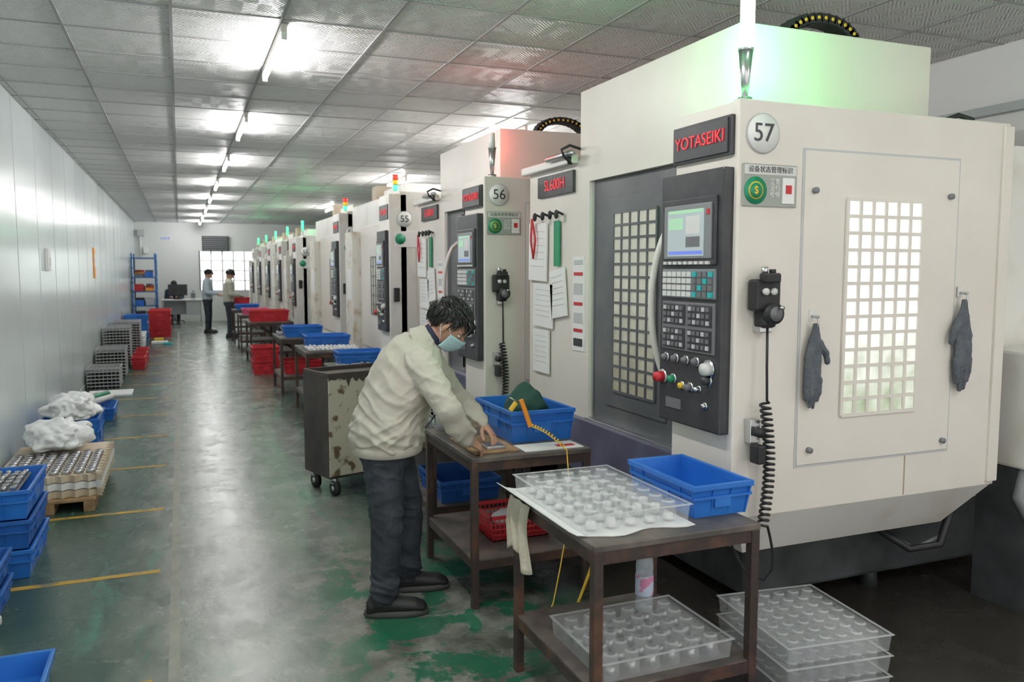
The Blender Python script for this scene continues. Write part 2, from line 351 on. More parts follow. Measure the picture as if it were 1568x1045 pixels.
# ------------------------------------------------------------ machine A
def grid_window(mb,axis,a0,a1,z0,z1,p,nc,nr,pane,bar,w=.011):
    def bx(u0,u1,q0,q1,za,zb,m):
        if axis=='Y': mb.box(u0,u1,q0,q1,za,zb,m)
        else: mb.box(q0,q1,u0,u1,za,zb,m)
    bx(a0,a1,p-.003,p+.004,z0,z1,pane)
    for i in range(nc+1):
        u=a0+(a1-a0)*i/nc; bx(u-w/2,u+w/2,p-.010,p,z0,z1,bar)
    for i in range(nr+1):
        z=z0+(z1-z0)*i/nr; bx(a0,a1,p-.0095,p,z-w/2,z+w/2,bar)
def controls(mb,px,y0,y1,z0,z1):
    """operator panel on an aisle-facing plane X=px; y0 near, y1 far"""
    w=y1-y0;h=z1-z0
    Yv=lambda f:y1-w*f ; Zv=lambda f:z1-h*f
    mb.box(px,px+.07,y0,y1,z0,z1,BLACK,.008)
    def r(fx0,fx1,fz0,fz1,t,m,bev=0): mb.box(px-t,px+.002,Yv(fx1),Yv(fx0),Zv(fz1),Zv(fz0),m,bev)
    r(.07,.93,.10,.36,.012,BLACK,.005)
    r(.12,.88,.125,.335,.020,BEZ,.004)
    r(.19,.78,.145,.325,.022,SCREEN)
    r(.21,.76,.145,.158,.023,SCRG); r(.21,.45,.175,.22,.023,SCRG); r(.5,.72,.17,.24,.023,KEYW); r(.5,.72,.25,.29,.023,KEYD); r(.21,.76,.305,.318,.023,SCRB)
    r(.82,.86,.15,.17,.024,RED)
    for i in range(9): r(.12+i*.086,.17+i*.086,.345,.357,.022,KEYW)
    r(.07,.93,.375,.49,.010,BEZ,.003)
    for j in range(4):
        for i in range(10):
            m=KEYW if i<6 else (TEAL if (i+j)%3==0 else KEYD)
            r(.10+i*.082,.165+i*.082,.385+j*.026,.405+j*.026,.018,m)
    r(.07,.93,.505,.70,.008,KEYD,.003)
    for by in(.515,.61):
        for bx in(.10,.52):
            r(bx,bx+.37,by,by+.082,.011,BLACK)
            for j in range(3):
                for i in range(5): r(bx+.015+i*.07,bx+.058+i*.07,by+.006+j*.026,by+.022+j*.026,.016,PAPERG if (i+j)%3==0 else KEYD)
    def knob(fx,fz,rr,m,t=.03):
        c=(px,Yv(fx),Zv(fz)); mb.cyl(c,(px-t,c[1],c[2]),rr,m,rr*.85,n=16); mb.cyl((px,c[1],c[2]),(px-.006,c[1],c[2]),rr*1.35,CHROME,n=16)
    for i in range(4): knob(.14+i*.17,.735,.016,KEYD,.025)
    knob(.84,.755,.030,KEYW,.035); knob(.84,.80,.02,BLACK,.03)
    knob(.08,.82,.026,RED,.045); knob(.27,.82,.018,GREENL,.03); knob(.42,.84,.015,YEL,.02); knob(.56,.84,.017,KEYD,.03); knob(.70,.84,.012,CHROME,.03)
    r(.15,.40,.90,.94,.006,KEYD)
    knob(.80,.90,.012,CHROME,.02)
def machineA(off,num,opened=False,col='g',detail=True):
    p=empty('cnc_machining_center',(2.1,2.75+off,0)); T=Matrix.Translation((0,off,0))
    mb=MB(T); B=mb.box
    B(2.10,3.66,2.75,2.80,.65,2.385,WHITE,.008)
    B(2.102,2.36,2.79,3.20,.652,2.378,WHITE,.004)
    B(2.37,3.655,2.80,5.44,2.30,2.38,WHITE,.004)
    B(2.350,2.41,3.195,4.53,2.24,2.40,WHITE)
    B(2.351,2.60,4.528,5.45,.62,2.384,WHITE,.002)
    B(2.44,3.66,5.38,5.445,.62,2.35,WHITE)
    B(3.60,4.75,3.00,5.35,.5,2.34,WHITE2,.01)
    B(2.42,3.6,3.0,5.4,.60,.74,GREYBODY)
    B(2.352,3.50,3.08,4.66,2.37,2.80,WHITE,.006)
    B(2.31,2.44,3.20,5.45,.42,.76,NAVY,.006)
    B(2.37,2.40,4.50,4.53,.76,2.24,CHROME)
    B(2.33,2.42,3.2,4.53,.755,.775,CHROME,.003)
    mb.add([(2.14,2.75,.655),(3.64,2.75,.655),(3.52,2.92,.43),(2.30,2.92,.43),(2.14,3.2,.655),(3.64,3.2,.655),(3.52,3.2,.43),(2.30,3.2,.43)],
      [(0,3,2,1),(0,1,5,4),(3,7,6,2),(0,4,7,3),(1,2,6,5),(4,5,6,7)],WHITE2)
    B(2.50,4.5,3.15,5.3,.10,.60,GREYBODY,.02)
    for fx in(2.6,3.4,4.3):
        for fy in(3.25,5.1): mb.cyl((fx,fy,0),(fx,fy,.12),.05,GREYBODY,.035)
    B(3.60,3.665,2.735,2.76,.67,2.37,WHITE,.005)
    B(3.064,3.073,2.7492,2.75,.66,.85,STAIN)
    mb.obj('enclosure',p)
    mb=MB(T); B=mb.box
    B(2.435,3.325,2.742,2.752,.855,2.195,WHITE,.003)
    for a in((2.425,2.435,.845,2.205),(3.325,3.335,.845,2.205)): B(a[0],a[1],2.747,2.752,a[2],a[3],PAPERG)
    B(2.435,3.325,2.747,2.752,2.195,2.205,PAPERG); B(2.435,3.325,2.747,2.752,.845,.855,PAPERG)
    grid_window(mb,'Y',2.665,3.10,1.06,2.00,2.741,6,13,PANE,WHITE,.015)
    for q in((2.485,2.03),(3.27,2.03),(3.285,.90),(2.495,.92)):
        mb.cyl((q[0],2.745,q[1]),(q[0],2.725,q[1]),.013,BEZ); 
    mb.obj('service_door',p)
    mb=MB(T); B=mb.box
    if opened:
        B(2.55,3.55,3.25,5.3,.76,2.29,DOORG); B(2.40,2.43,4.1,4.52,.77,2.24,DOORG,.004)
        B(2.40,2.425,4.1,4.15,.8,2.2,CHROME); 
    else:
        B(2.385,2.42,3.20,4.52,.77,2.24,DOORG,.005)
        B(2.375,2.39,3.68,4.35,.88,2.13,DOORG,.004)
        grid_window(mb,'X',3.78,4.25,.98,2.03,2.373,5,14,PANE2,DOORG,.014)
        B(2.37,2.387,3.42,3.47,.8,2.2,KEYD,.003)
    mb.obj('sliding_door',p)
    mb=MB(T)
    hy=3.57 if not opened else 4.12
    pts=[(2.39,hy,1.06)]
    for i in range(17):
        t=i/16; pts.append((2.36-.15*(math.sin(math.pi*t)**.5 if 0<t<1 else 0),hy,1.10+.85*t))
    pts.append((2.39,hy,1.99))
    mb.tube(pts,.017,WHITE2,12); mb.obj('door_handle',p)
    mb=MB(T); controls(mb,2.05,2.775,3.235,1.01,2.115)
    mb.box(2.08,2.102,2.775,3.195,2.165,2.325,BLACK,.003); mb.box(2.072,2.082,2.79,3.18,2.175,2.315,BLACK,.002)
    mb.obj('operator_panel',p)
    text('YOTASEIKI',(2.07,2.985+off,2.245),.074,LOGO,p,'-X','logo_lettering',.002)
    mb=MB(T)
    mb.cyl((2.215,2.75,2.25),(2.215,2.744,2.25),.082,PAPERG,n=36); mb.cyl((2.215,2.745,2.25),(2.215,2.742,2.25),.077,PAPER,n=36)
    mb.box(2.118,2.392,2.742,2.75,1.955,2.128,PLATEG,.003); mb.box(2.124,2.386,2.7405,2.743,2.085,2.122,KEYW)
    mb.cyl((2.18,2.743,2.02),(2.18,2.739,2.02),.056,GREENL,n=28); mb.cyl((2.18,2.74,2.02),(2.18,2.737,2.02),.036,YEL,n=28); mb.cyl((2.18,2.738,2.02),(2.18,2.736,2.02),.031,GREENL,n=28)
    mb.box(2.315,2.375,2.737,2.742,1.97,2.075,PAPER); mb.box(2.33,2.36,2.735,2.738,2.01,2.045,RED)
    mb.obj('number_and_status_plates',p)
    text(num,(2.215,2.740+off,2.25),.105,BLACK,p,'-Y','number_lettering')
    text('设备状态管理标识',(2.255,2.740+off,2.104),.028,BLACK,p,'-Y','plate_lettering')
    text('正常\n运行\n检修',(2.277,2.740+off,2.03),.026,PAPER,p,'-Y','plate_lettering')
    text('$',(2.18,2.735+off,2.02),.045,YEL,p,'-Y','plate_lettering')
    mb=MB(T)
    mb.box(2.33,2.352,4.72,5.27,2.19,2.33,BLACK,.003); mb.box(2.335,2.352,3.23,3.34,1.98,2.22,PAPER,.001); mb.box(2.333,2.336,3.25,3.32,2.0,2.2,BLACK)
    mb.box(2.30,2.353,4.68,5.5,2.365,2.42,WHITE2,.01); mb.cyl((2.28,4.62,2.42),(2.28,5.0,2.42),.018,CHROME)
    mb.tube([(2.30,4.68,2.36),(2.24,4.66,2.40),(2.22,4.66,2.44),(2.28,4.66,2.47),(2.36,4.66,2.45)],.009,RUB)
    mb.cyl((2.3,4.70,2.36),(2.3,4.70,2.41),.016,RUB)
    mb.box(2.345,2.352,4.58,4.74,1.18,1.78,PAPER)
    for k,(z,h,m) in enumerate(((1.73,.04,PAPERG),(1.66,.03,RED),(1.54,.10,PAPERG),(1.47,.03,RED),(1.36,.09,PAPERG),(1.30,.03,RED),(1.21,.07,BLACK))): mb.box(2.342,2.347,4.60,4.72,z-.0,z+h*.7,m)
    for (ya,yb,za,zb,tl,m) in((5.12,5.42,1.62,2.02,.03,PAPER),(4.82,5.05,1.38,1.70,-.14,PAPER),(5.02,5.34,1.30,1.60,.03,PAPER),(5.08,5.34,.98,1.28,.0,PAPER),(4.92,5.0,1.72,2.02,.0,GREENL)):
        c=V((2.335,(ya+yb)/2,(za+zb)/2)); M=Matrix.Translation(c)@Matrix.Rotation(tl,4,'X')
        mb.box(-.006,.006,-(yb-ya)/2,(yb-ya)/2,-(zb-za)/2,(zb-za)/2,m,0,M)
        if m is PAPER:
            for k in range(6):
                zz=(zb-za)*(.36-.12*k); mb.box(-.0075,-.006,-(yb-ya)*.38,(yb-ya)*.38,zz-.004,zz,PAPERG,0,M)
    for yy in(4.9,5.0,5.12,5.25): mb.cyl((2.35,yy,2.06),(2.30,yy,2.08),.008,RUB); mb.ell((2.3,yy,2.06),(.014,.02,.03),RUB)
    mb.tube([(2.30,5.3,2.05),(2.31,5.34,1.9),(2.31,5.30,1.78),(2.31,5.26,1.9),(2.3,5.3,2.05)],.008,RED)
    mb.obj('notices_and_papers',p)
    text('SL600H',(2.328,4.995+off,2.26),.10,LOGO,p,'-X','model_lettering',.002)
    mb=MB(T)
    mb.cyl((2.2,2.85,2.38),(2.2,2.85,2.41),.035,CHROME,.03); mb.cyl((2.2,2.85,2.41),(2.2,2.85,2.60),.012,CHROME,.03); mb.cyl((2.2,2.85,2.60),(2.2,2.85,2.61),.032,CHROME)
    if col=='g':
        mb.cyl((2.2,2.85,2.61),(2.2,2.85,3.0),.026,GREENE,.026); mb.cyl((2.2,2.815,2.63),(2.2,2.815,2.98),.011,WHITEE)
    else:
        mb.cyl((2.2,2.85,2.61),(2.2,2.85,2.72),.024,PAPER,.02); mb.cyl((2.2,2.85,2.72),(2.2,2.85,2.78),.022,REDE,.024)
    mb.obj('beacon_lamp',p)
    if col=='g': pl('beacon_glow',(2.30,2.97+off,2.66),(.05,1,.25),9,p)
    else: pl('beacon_glow',(2.24,2.96+off,2.68),(1,.12,.1),1.6,p)
    if detail:
        mb=MB(T)
        for i in range(17):
            a=math.pi*i/16; c=V((2.98-.22*math.cos(a),3.3,2.80+.13*math.sin(a))); M=Matrix.Translation(c)@Matrix.Rotation(a-math.pi/2,4,'Y')
            mb.box(-.028,.028,-.05,.05,-.024,.024,RUB,.004,M); mb.cyl(c+V((0,-.052,0)),c+V((0,-.056,0)),.009,YEL,n=10)
        mb.obj('cable_chain',p)
        mb=MB(T)
        mb.tube([(3.5,3.0,2.38),(3.5,2.98,2.43),(3.55,2.95,2.45),(3.62,2.93,2.43),(3.64,2.93,2.38)],.012,RUB); mb.tube([(3.52,3.0,2.38),(3.54,3.0,2.41),(3.6,2.98,2.41),(3.62,3,2.38)],.010,RED)
        mb.obj('roof_cable',p)
    mb=MB(T)
    mb.box(2.15,2.275,2.68,2.74,1.53,1.66,RUB,.012); mb.box(2.175,2.25,2.65,2.70,1.645,1.685,RUB,.008); mb.cyl((2.195,2.69,1.68),(2.195,2.69,1.71),.014,CHROME); mb.cyl((2.235,2.69,1.68),(2.235,2.69,1.70),.014,RUB)
    mb.box(2.185,2.255,2.675,2.745,1.46,1.55,RUB,.015); mb.cyl((2.225,2.69,1.52),(2.225,2.65,1.52),.042,RUB,n=24); mb.cyl((2.225,2.65,1.52),(2.225,2.645,1.52),.030,KEYD,n=24); mb.cyl((2.24,2.645,1.545),(2.24,2.625,1.545),.008,CHROME)
    mb.cyl((2.19,2.68,1.61),(2.19,2.665,1.61),.014,KEYW); mb.cyl((2.23,2.68,1.61),(2.23,2.665,1.61),.014,KEYW)
    mb.box(2.19,2.25,2.70,2.75,1.44,1.50,CHROME,.004)
    mb.obj('handwheel_pendant',p)
    mb=MB(T); pts=[(2.225,2.70,1.47),(2.228,2.70,1.3),(2.225,2.69,1.16)]
    n=260
    for i in range(n):
        t=i/n; a=t*2*math.pi*22; cx=2.215+.03*math.sin(t*3.0)
        pts.append((cx+.02*math.cos(a),2.69+.02*math.sin(a),1.15-.52*t))
    pts+= [(2.26,2.69,.58),(2.28,2.69,.50),(2.285,2.7,.43),(2.26,2.72,.38),(2.22,2.8,.40),(2.24,2.95,.5)]
    mb.tube(pts,.006,RUB,6)
    mb.box(2.16,2.21,2.71,2.75,.98,1.08,CHROME,.004); mb.cyl((2.185,2.71,1.03),(2.185,2.67,1.03),.02,RUB); mb.box(2.165,2.205,2.66,2.72,.90,.98,RUB,.008)
    mb.obj('pendant_cable',p)
    return p
m57=machineA(0,'57'); m56=machineA(2.97,'56',opened=True,col='r')
# ------------------------------------------------------------ machine B (older, boxier)
def machineB(yn,num,h=2.54,ylen=2.6,xf=2.1,dark=False,stack=True,sc=1):
    p=empty('cnc_machining_center',(xf,yn,0)); mb=MB(); B=mb.box
    B(xf+.12,xf+2.0,yn,yn+ylen,.35,h,WHITE2,.01)
    B(xf,xf+.2,yn,yn+.46,.40,h-.03,WHITE2,.01)
    B(xf+.10,xf+.14,yn+.5,yn+ylen-.6,.72,h-.3,DOORG if dark else WHITE,.01)
    B(xf,xf+.13,yn+ylen-.55,yn+ylen-.05,.45,h-.35,DIRTY,.01)
    B(xf+.2,xf+1.8,yn+.3,yn+ylen-.1,.05,.37,GREYBODY,.01)
    B(xf+.05,xf+.13,yn+.46,yn+ylen,.40,.62,NAVY,.005)
    B(xf+.3,xf+1.2,yn+.5,yn+1.5,h,h+.14,WHITE2,.01)
    B(xf+.25,xf+.5,yn+1.7,yn+1.95,h,h+.22,CARD,.01)
    B(xf+.3,xf+1.1,yn-.006,yn,1.0,1.95,WHITE,.004)
    for q in(.08,.5,.9,1.4): mb.cyl((xf+.2+q*.9,yn+.35,0),(xf+.2+q*.9,yn+.35,.1),.04,GREYBODY)
    mb.obj('enclosure',p)
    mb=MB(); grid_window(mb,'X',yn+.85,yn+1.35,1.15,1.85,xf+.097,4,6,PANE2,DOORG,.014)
    mb.tube([(xf+.10,yn+.6,1.9),(xf+.03,yn+.6,1.85),(xf+.0,yn+.6,1.5),(xf+.03,yn+.6,1.15),(xf+.1,yn+.6,1.1)],.014,CHROME); mb.obj('sliding_door',p)
    mb=MB(); controls(mb,xf-.04,yn+.03,yn+.43,1.02,h-.42)
    mb.box(xf-.01,xf+.01,yn+.03,yn+.43,h-.30,h-.14,BLACK,.003); mb.obj('operator_panel',p)
    text('VMC850',(xf-.014,yn+.23,h-.22),.085,LOGO,p,'-X','logo_lettering')
    mb=MB(); mb.cyl((xf+.17,yn,h-.30),(xf+.17,yn-.006,h-.30),.085,PAPERG,n=28); mb.cyl((xf+.17,yn-.005,h-.3),(xf+.17,yn-.008,h-.3),.078,PAPER,n=28)
    mb.box(xf+.05,xf+.32,yn-.006,yn,h-.60,h-.43,PAPER); mb.cyl((xf+.12,yn-.006,h-.515),(xf+.12,yn-.009,h-.515),.058,GREENL,n=20)
    mb.box(xf+.04,xf+.10,yn-.05,yn,1.35,1.5,RUB,.008)
    mb.box(xf-.004,xf-.001,yn+ylen-.5,yn+ylen-.2,1.3,1.7,PAPER)
    mb.obj('number_and_status_plates',p)
    text(num,(xf+.17,yn-.01,h-.30),.10,BLACK,p,'-Y','number_lettering')
    if stack:
        mb=MB(); c=(xf+.15,yn+.3)
        mb.cyl((*c,h-.03),(*c,h+.04),.02,CHROME)
        for k,m in enumerate((GRNS,YELS,REDS)): mb.cyl((*c,h+.04+k*.055),(*c,h+.09+k*.055),.032,m,n=18); mb.cyl((*c,h+.09+k*.055),(*c,h+.095+k*.055),.034,BLACK,n=18)
        mb.obj('stack_light',p)
    return p
machineB(8.69,'55'); machineB(11.66,'54',h=2.52,ylen=2.9)
for k,y in enumerate((15.4,17.7,20.0,22.3,24.6)):
    pp=machineB(y,str(53-k),h=2.32,ylen=2.05,xf=1.98,dark=True,stack=False)
    mb=MB(); mb.cyl((2.15,y+.3,2.29),(2.15,y+.3,2.42),.012,CHROME); mb.cyl((2.15,y+.3,2.42),(2.15,y+.3,2.60),.022,GRNS); mb.obj('beacon_lamp',pp)
    if k%2==0: pl('beacon_glow',(2.2,y+.3,2.7),(.1,1,.35),2.5,pp)
mb=MB(); mb.box(3.78,4.45,2.62,2.98,.72,1.30,WHITE2,.015)
for i in range(6): mb.box(3.95,4.3,2.612,2.62,.86+i*.06,.885+i*.06,KEYD)
mb.box(3.95,4.3,2.60,2.622,1.22,1.25,CHROME); mb.box(3.8,3.84,2.65,2.95,0,.72,GREYBODY); mb.box(4.39,4.43,2.65,2.95,0,.72,GREYBODY)
mb.tube([(3.82,2.7,.72),(3.78,2.7,.58),(3.8,2.66,.5),(3.9,2.66,.42),(4.1,2.66,.45),(4.3,2.66,.6)],.03,BEZ); mb.obj('coolant_unit_cabinet')
mb=MB(); mb.tube([(3.2,3.1,.42),(3.35,2.95,.30),(3.5,2.9,.32),(3.6,2.92,.5),(3.62,2.98,.62)],.02,RUB); mb.tube([(3.3,3.1,.36),(3.42,2.98,.28),(3.56,2.95,.34),(3.66,2.95,.55)],.014,BEZ); mb.obj('coolant_hoses')
# ------------------------------------------------------------ crates, tables
def crate(name,cx,cy,z,w,d,h,mt=BLUE,rot=0,parent=None,mt2=None):
    mt2=mt2 or mt
    mb=MB(Matrix.Translation((cx,cy,z))@Matrix.Rotation(rot,4,'Z')); t=.006; tp=.93
    W,D=w/2,d/2; w0,d0=W*tp,D*tp
    o0=[(-w0,-d0,0),(w0,-d0,0),(w0,d0,0),(-w0,d0,0)]; o1=[(-W,-D,h),(W,-D,h),(W,D,h),(-W,D,h)]
    i1=[(-W+t,-D+t,h),(W-t,-D+t,h),(W-t,D-t,h),(-W+t,D-t,h)]; i0=[(-w0+t,-d0+t,t),(w0-t,-d0+t,t),(w0-t,d0-t,t),(-w0+t,d0-t,t)]
    vs=o0+o1+i1+i0; fs=[(3,2,1,0)]
    for a,b in((0,4),(4,8),(8,12)):
        for j in range(4): k=(j+1)%4; fs.append((a+j,a+k,b+k,b+j))
    fs.append((12,13,14,15)); mb.add(vs,fs,mt)
    r=.012
    for (x0,x1,y0,y1) in((-W-r,W+r,-D-r,-D+.004),(-W-r,W+r,D-.004,D+r),(-W-r,-W+.004,-D,D),(W-.004,W+r,-D,D)): mb.box(x0,x1,y0,y1,h-.018,h+.004,mt,.003)
    zz=h*.62
    for (x0,x1,y0,y1) in((-W-.006,W+.006,-D-.006,-D+.004),(-W-.006,W+.006,D-.004,D+.006),(-W-.006,-W+.004,-D,D),(W-.004,W+.006,-D,D)): mb.box(x0,x1,y0,y1,zz-.005,zz+.005,mt)
    nx=max(3,int(w/.09)); ny=max(3,int(d/.09))
    for i in range(nx+1):
        x=-W+2*W*i/nx
        if abs(x)<W*.25: continue
        for e in(-1,1): mb.add([(x*tp-.004,e*d0,0),(x*tp+.004,e*d0,0),(x+.004,e*(D+.008),h-.01),(x-.004,e*(D+.008),h-.01),(x*tp-.004,e*(d0-.006),0),(x*tp+.004,e*(d0-.006),0),(x+.004,e*(D-.003),h-.01),(x-.004,e*(D-.003),h-.01)],[(0,1,2,3),(7,6,5,4),(0,3,7,4),(1,5,6,2)],mt)
    for i in range(ny+1):
        y=-D+2*D*i/ny
        if abs(y)<D*.25: continue
        for e in(-1,1): mb.add([(e*w0,y*tp-.004,0),(e*w0,y*tp+.004,0),(e*(W+.008),y+.004,h-.01),(e*(W+.008),y-.004,h-.01),(e*(w0-.006),y*tp-.004,0),(e*(w0-.006),y*tp+.004,0),(e*(W-.003),y+.004,h-.01),(e*(W-.003),y-.004,h-.01)],[(0,1,2,3),(7,6,5,4),(0,3,7,4),(1,5,6,2)],mt)
    for e in(-1,1):
        mb.box(-W*.28,W*.28,e*(D-.002)-.006,e*(D-.002)+.006,h*.30,h*.60,mt2,.002)
        mb.box(e*(W-.002)-.006,e*(W-.002)+.006,-D*.24,D*.24,h*.30,h*.60,mt2,.002)
    return mb.obj(name,parent)
def table(x0,x1,y0,y1,h=.77,sh=.25,top=SHELFM,name='steel_work_table'):
    mb=MB(); t=.02
    mb.box(x0,x1,y0,y1,h-.025,h,top,.004)
    for x in(x0+t,x1-t):
        for y in(y0+t,y1-t): mb.box(x-t+.002,x+t-.002,y-t+.002,y+t-.002,0,h-.024,TABLEM,.003)
    for z in(h-.05,sh-.03):
        mb.box(x0+.006,x1-.006,y0+.006,y0+.03,z-.02,z+.024,TABLEM); mb.box(x0+.006,x1-.006,y1-.03,y1-.006,z-.02,z+.024,TABLEM)
        mb.box(x0+.007,x0+.03,y0+.007,y1-.007,z-.021,z+.023,TABLEM); mb.box(x1-.03,x1-.007,y0+.007,y1-.007,z-.021,z+.023,TABLEM)
    mb.box(x0+.01,x1-.01,y0+.01,y1-.01,sh-.02,sh,SHELFM)
    return mb.obj(name)
def lump(name,c,r,mt,seed=0,amp=.35,freq=9,sub=4,flat=None,parent=None):
    bm=bmesh.new(); bmesh.ops.create_icosphere(bm,subdivisions=sub,radius=1)
    vs=[]
    for v in bm.verts:
        p=v.co.copy(); q=V((p.x*r[0],p.y*r[1],p.z*r[2]))*freq+V((seed*3.1,seed,0))
        n=noise.noise(q)+.5*noise.noise(q*2.3); rid=abs(noise.noise(q*1.7+V((9,9,9))))
        k=1+amp*(n+.5*rid); w=V((p.x*r[0]*k,p.y*r[1]*k,max(p.z,-.55)*r[2]*(k if p.z>0 else 1)))
        vs.append(w+V(c))
    mb=MB(); bm.verts.index_update(); mb.add(vs,[[v.index for v in f.verts] for f in bm.faces],mt,True); bm.free()
    return mb.obj(name,parent)
def blister(name,x0,x1,y0,y1,z,h,nx,ny,mt=CLEAR,fill=FOAM,rot=0,layers=1,mc=FROST):
    cx,cy=(x0+x1)/2,(y0+y1)/2; mb=MB(Matrix.Translation((cx,cy,0))@Matrix.Rotation(rot,4,'Z')); x0-=cx;x1-=cx;y0-=cy;y1-=cy
    for L in range(layers):
        zb=z+L*h*1.02
        mb.add([(x0,y0,zb+.002),(x1,y0,zb+.002),(x1,y1,zb+.002),(x0,y1,zb+.002)],[(0,1,2,3)],mt)
        zt=zb+h*.8
        mb.add([(x0,y0,zb),(x1,y0,zb),(x1,y1,zb),(x0,y1,zb),(x0-.006,y0-.006,zt),(x1+.006,y0-.006,zt),(x1+.006,y1+.006,zt),(x0-.006,y1+.006,zt)],[(0,1,5,4),(1,2,6,5),(2,3,7,6),(3,0,4,7)],mt)
        for (a,b,c,d) in((x0-.014,x1+.014,y0-.014,y0-.004),(x0-.014,x1+.014,y1+.004,y1+.014),(x0-.014,x0-.004,y0,y1),(x1+.004,x1+.014,y0,y1)): mb.box(a,b,c,d,zt,zt+.003,mc)
        dx=(x1-x0-.02)/nx; dy=(y1-y0-.02)/ny; rr=min(dx,dy)*.42
        for i in range(nx):
            for j in range(ny):
                c=V((x0+.01+dx*(i+.5),y0+.01+dy*(j+.5),zb))
                mb.cyl(c+V((0,0,.004)),c+V((0,0,h*.84)),rr,mt,rr*.80,n=12,caps=False)
                mb.cyl(c+V((0,0,h*.84)),c+V((0,0,h*.90)),rr*.80,mc,rr*.55,n=12,caps=False)
                if fill and (L==layers-1): mb.cyl(c+V((0,0,.006)),c+V((0,0,h*random.uniform(.25,.6))),rr*.6,fill,rr*.5,n=8)
        mb.add([(x0,y0,zt-.004),(x1,y0,zt-.004),(x1,y1,zt-.004),(x0,y1,zt-.004)],[(0,1,2,3)],mt)
    return mb.obj(name)
# foreground table
table(1.26,1.95,2.37,3.10)
mb=MB()
rs=[]
for i in range(13):
    x=1.20+.51*i/12; z=.7715+ (.035*(1-i/2)**2 if i<2 else 0)
    rs.append([(x,2.45+.02*math.sin(i),z),(x,3.13,z+.002),(x,3.13,z+.005),(x,2.45+.02*math.sin(i),z+.003)])
mb.rings(rs,FOAM,False); mb.obj('foam_sheet_liner')
blister('clear_parts_tray',1.27,1.69,2.46,3.08,.778,.085,5,7)
crate('blue_plastic_crate',1.865,2.72,.771,.25,.46,.125)
blister('clear_parts_tray',1.33,1.86,2.42,2.84,.252,.09,6,5,fill=STEEL)
def bottle(name,cx,cy,z0):
    mb=MB(); c=(cx,cy)
    prof=[(.0,.030),(.004,.036),(.02,.038),(.07,.036),(.09,.038),(.15,.037),(.17,.038),(.20,.034),(.225,.018),(.235,.014),(.25,.014)]
    rs=[[(c[0]+r*math.cos(a*math.pi/12),c[1]+r*math.sin(a*math.pi/12),z0+z*1.15) for a in range(24)] for z,r in prof]; mb.rings(rs,CLEARB)
    rs=[[(c[0]+.0385*math.cos(a*math.pi/12),c[1]+.0385*math.sin(a*math.pi/12),z0+z*1.15) for a in range(24)] for z in(.065,.14)]; mb.rings(rs,LBL,True,False)
    mb.cyl((*c,z0+.288),(*c,z0+.308),.016,PAPER); return mb.obj(name)
bottle('water_bottle',1.785,2.905,.251)
mb=MB(); vs=[];fs=[];na,nb=22,14
for j in range(nb+1):
    for i in range(na+1):
        u=i/na; v=j/nb; wv=.022*math.sin(u*15+v*1.5)*(.3+v)
        vs.append((1.240-.012*v+wv*.5,2.88+.20*u+.03*math.sin(v*4),.768-.23*v*(1+.18*math.sin(u*5+1))))
for j in range(nb):
    for i in range(na):
        a=j*(na+1)+i; fs.append((a,a+1,a+na+2,a+na+1))
mb.add(vs,fs,RAG,True); o=mb.obj('cotton_rag'); o.modifiers.new('s','SOLIDIFY').thickness=.004
mb=MB(); mb.tube([(1.93,3.2,.60),(1.80,3.25,.62),(1.74,3.2,.5),(1.70,3.25,.3),(1.66,3.3,.12),(1.55,3.35,.03),(1.5,3.4,.008)],.007,YEL); mb.obj('yellow_air_hose')
blister('clear_tray_stack',2.16,2.62,2.38,2.90,.0,.085,6,7,fill=None,layers=3,rot=-.12)
crate('blue_plastic_crate',2.03,2.15,0,.26,.36,.12,BLUED,-.1)
# worker table
table(1.30,1.96,3.73,4.56)
crate('blue_plastic_crate',1.79,4.24,.771,.36,.54,.17)
lump('green_cloth_bundle',(1.80,4.24,.90),(.12,.13,.13),CLOTHG,5,.3,9,4)
mb=MB(); mb.box(1.34,1.58,3.80,4.2,.771,.783,WOOD,.002); mb.box(1.60,1.93,3.76,3.92,.771,.776,PAPER); mb.box(1.42,1.52,3.83,3.93,.783,.80,STEEL,.004)
mb.box(1.80,1.9,3.80,3.84,.776,.779,RED); mb.obj('wooden_work_board')
mb=MB(); mb.box(-.012,.012,-.010,.010,-.02,.14,ORANGE,.005,Matrix.Translation((1.68,3.90,.89))@Matrix.Rotation(-.35,4,'Y'))
mb.box(-.010,.045,-.010,.010,.12,.143,YEL,.005,Matrix.Translation((1.68,3.90,.89))@Matrix.Rotation(-.9,4,'Y')); mb.cyl((1.61,3.9,1.01),(1.57,3.9,1.035),.004,CHROME)
pts=[]
for i in range(150):
    t=i/150; a=t*2*math.pi*12; pts.append((1.69+.10*t+.007*math.cos(a),3.885-.20*t,.88-.07*t*t-.02*t+.007*math.sin(a)))
pts+=[(1.80,3.66,.6),(1.78,3.64,.4),(1.72,3.6,.2),(1.66,3.55,.05),(1.6,3.5,.01)]
mb.tube(pts,.0035,YEL,6); mb.obj('orange_air_gun')
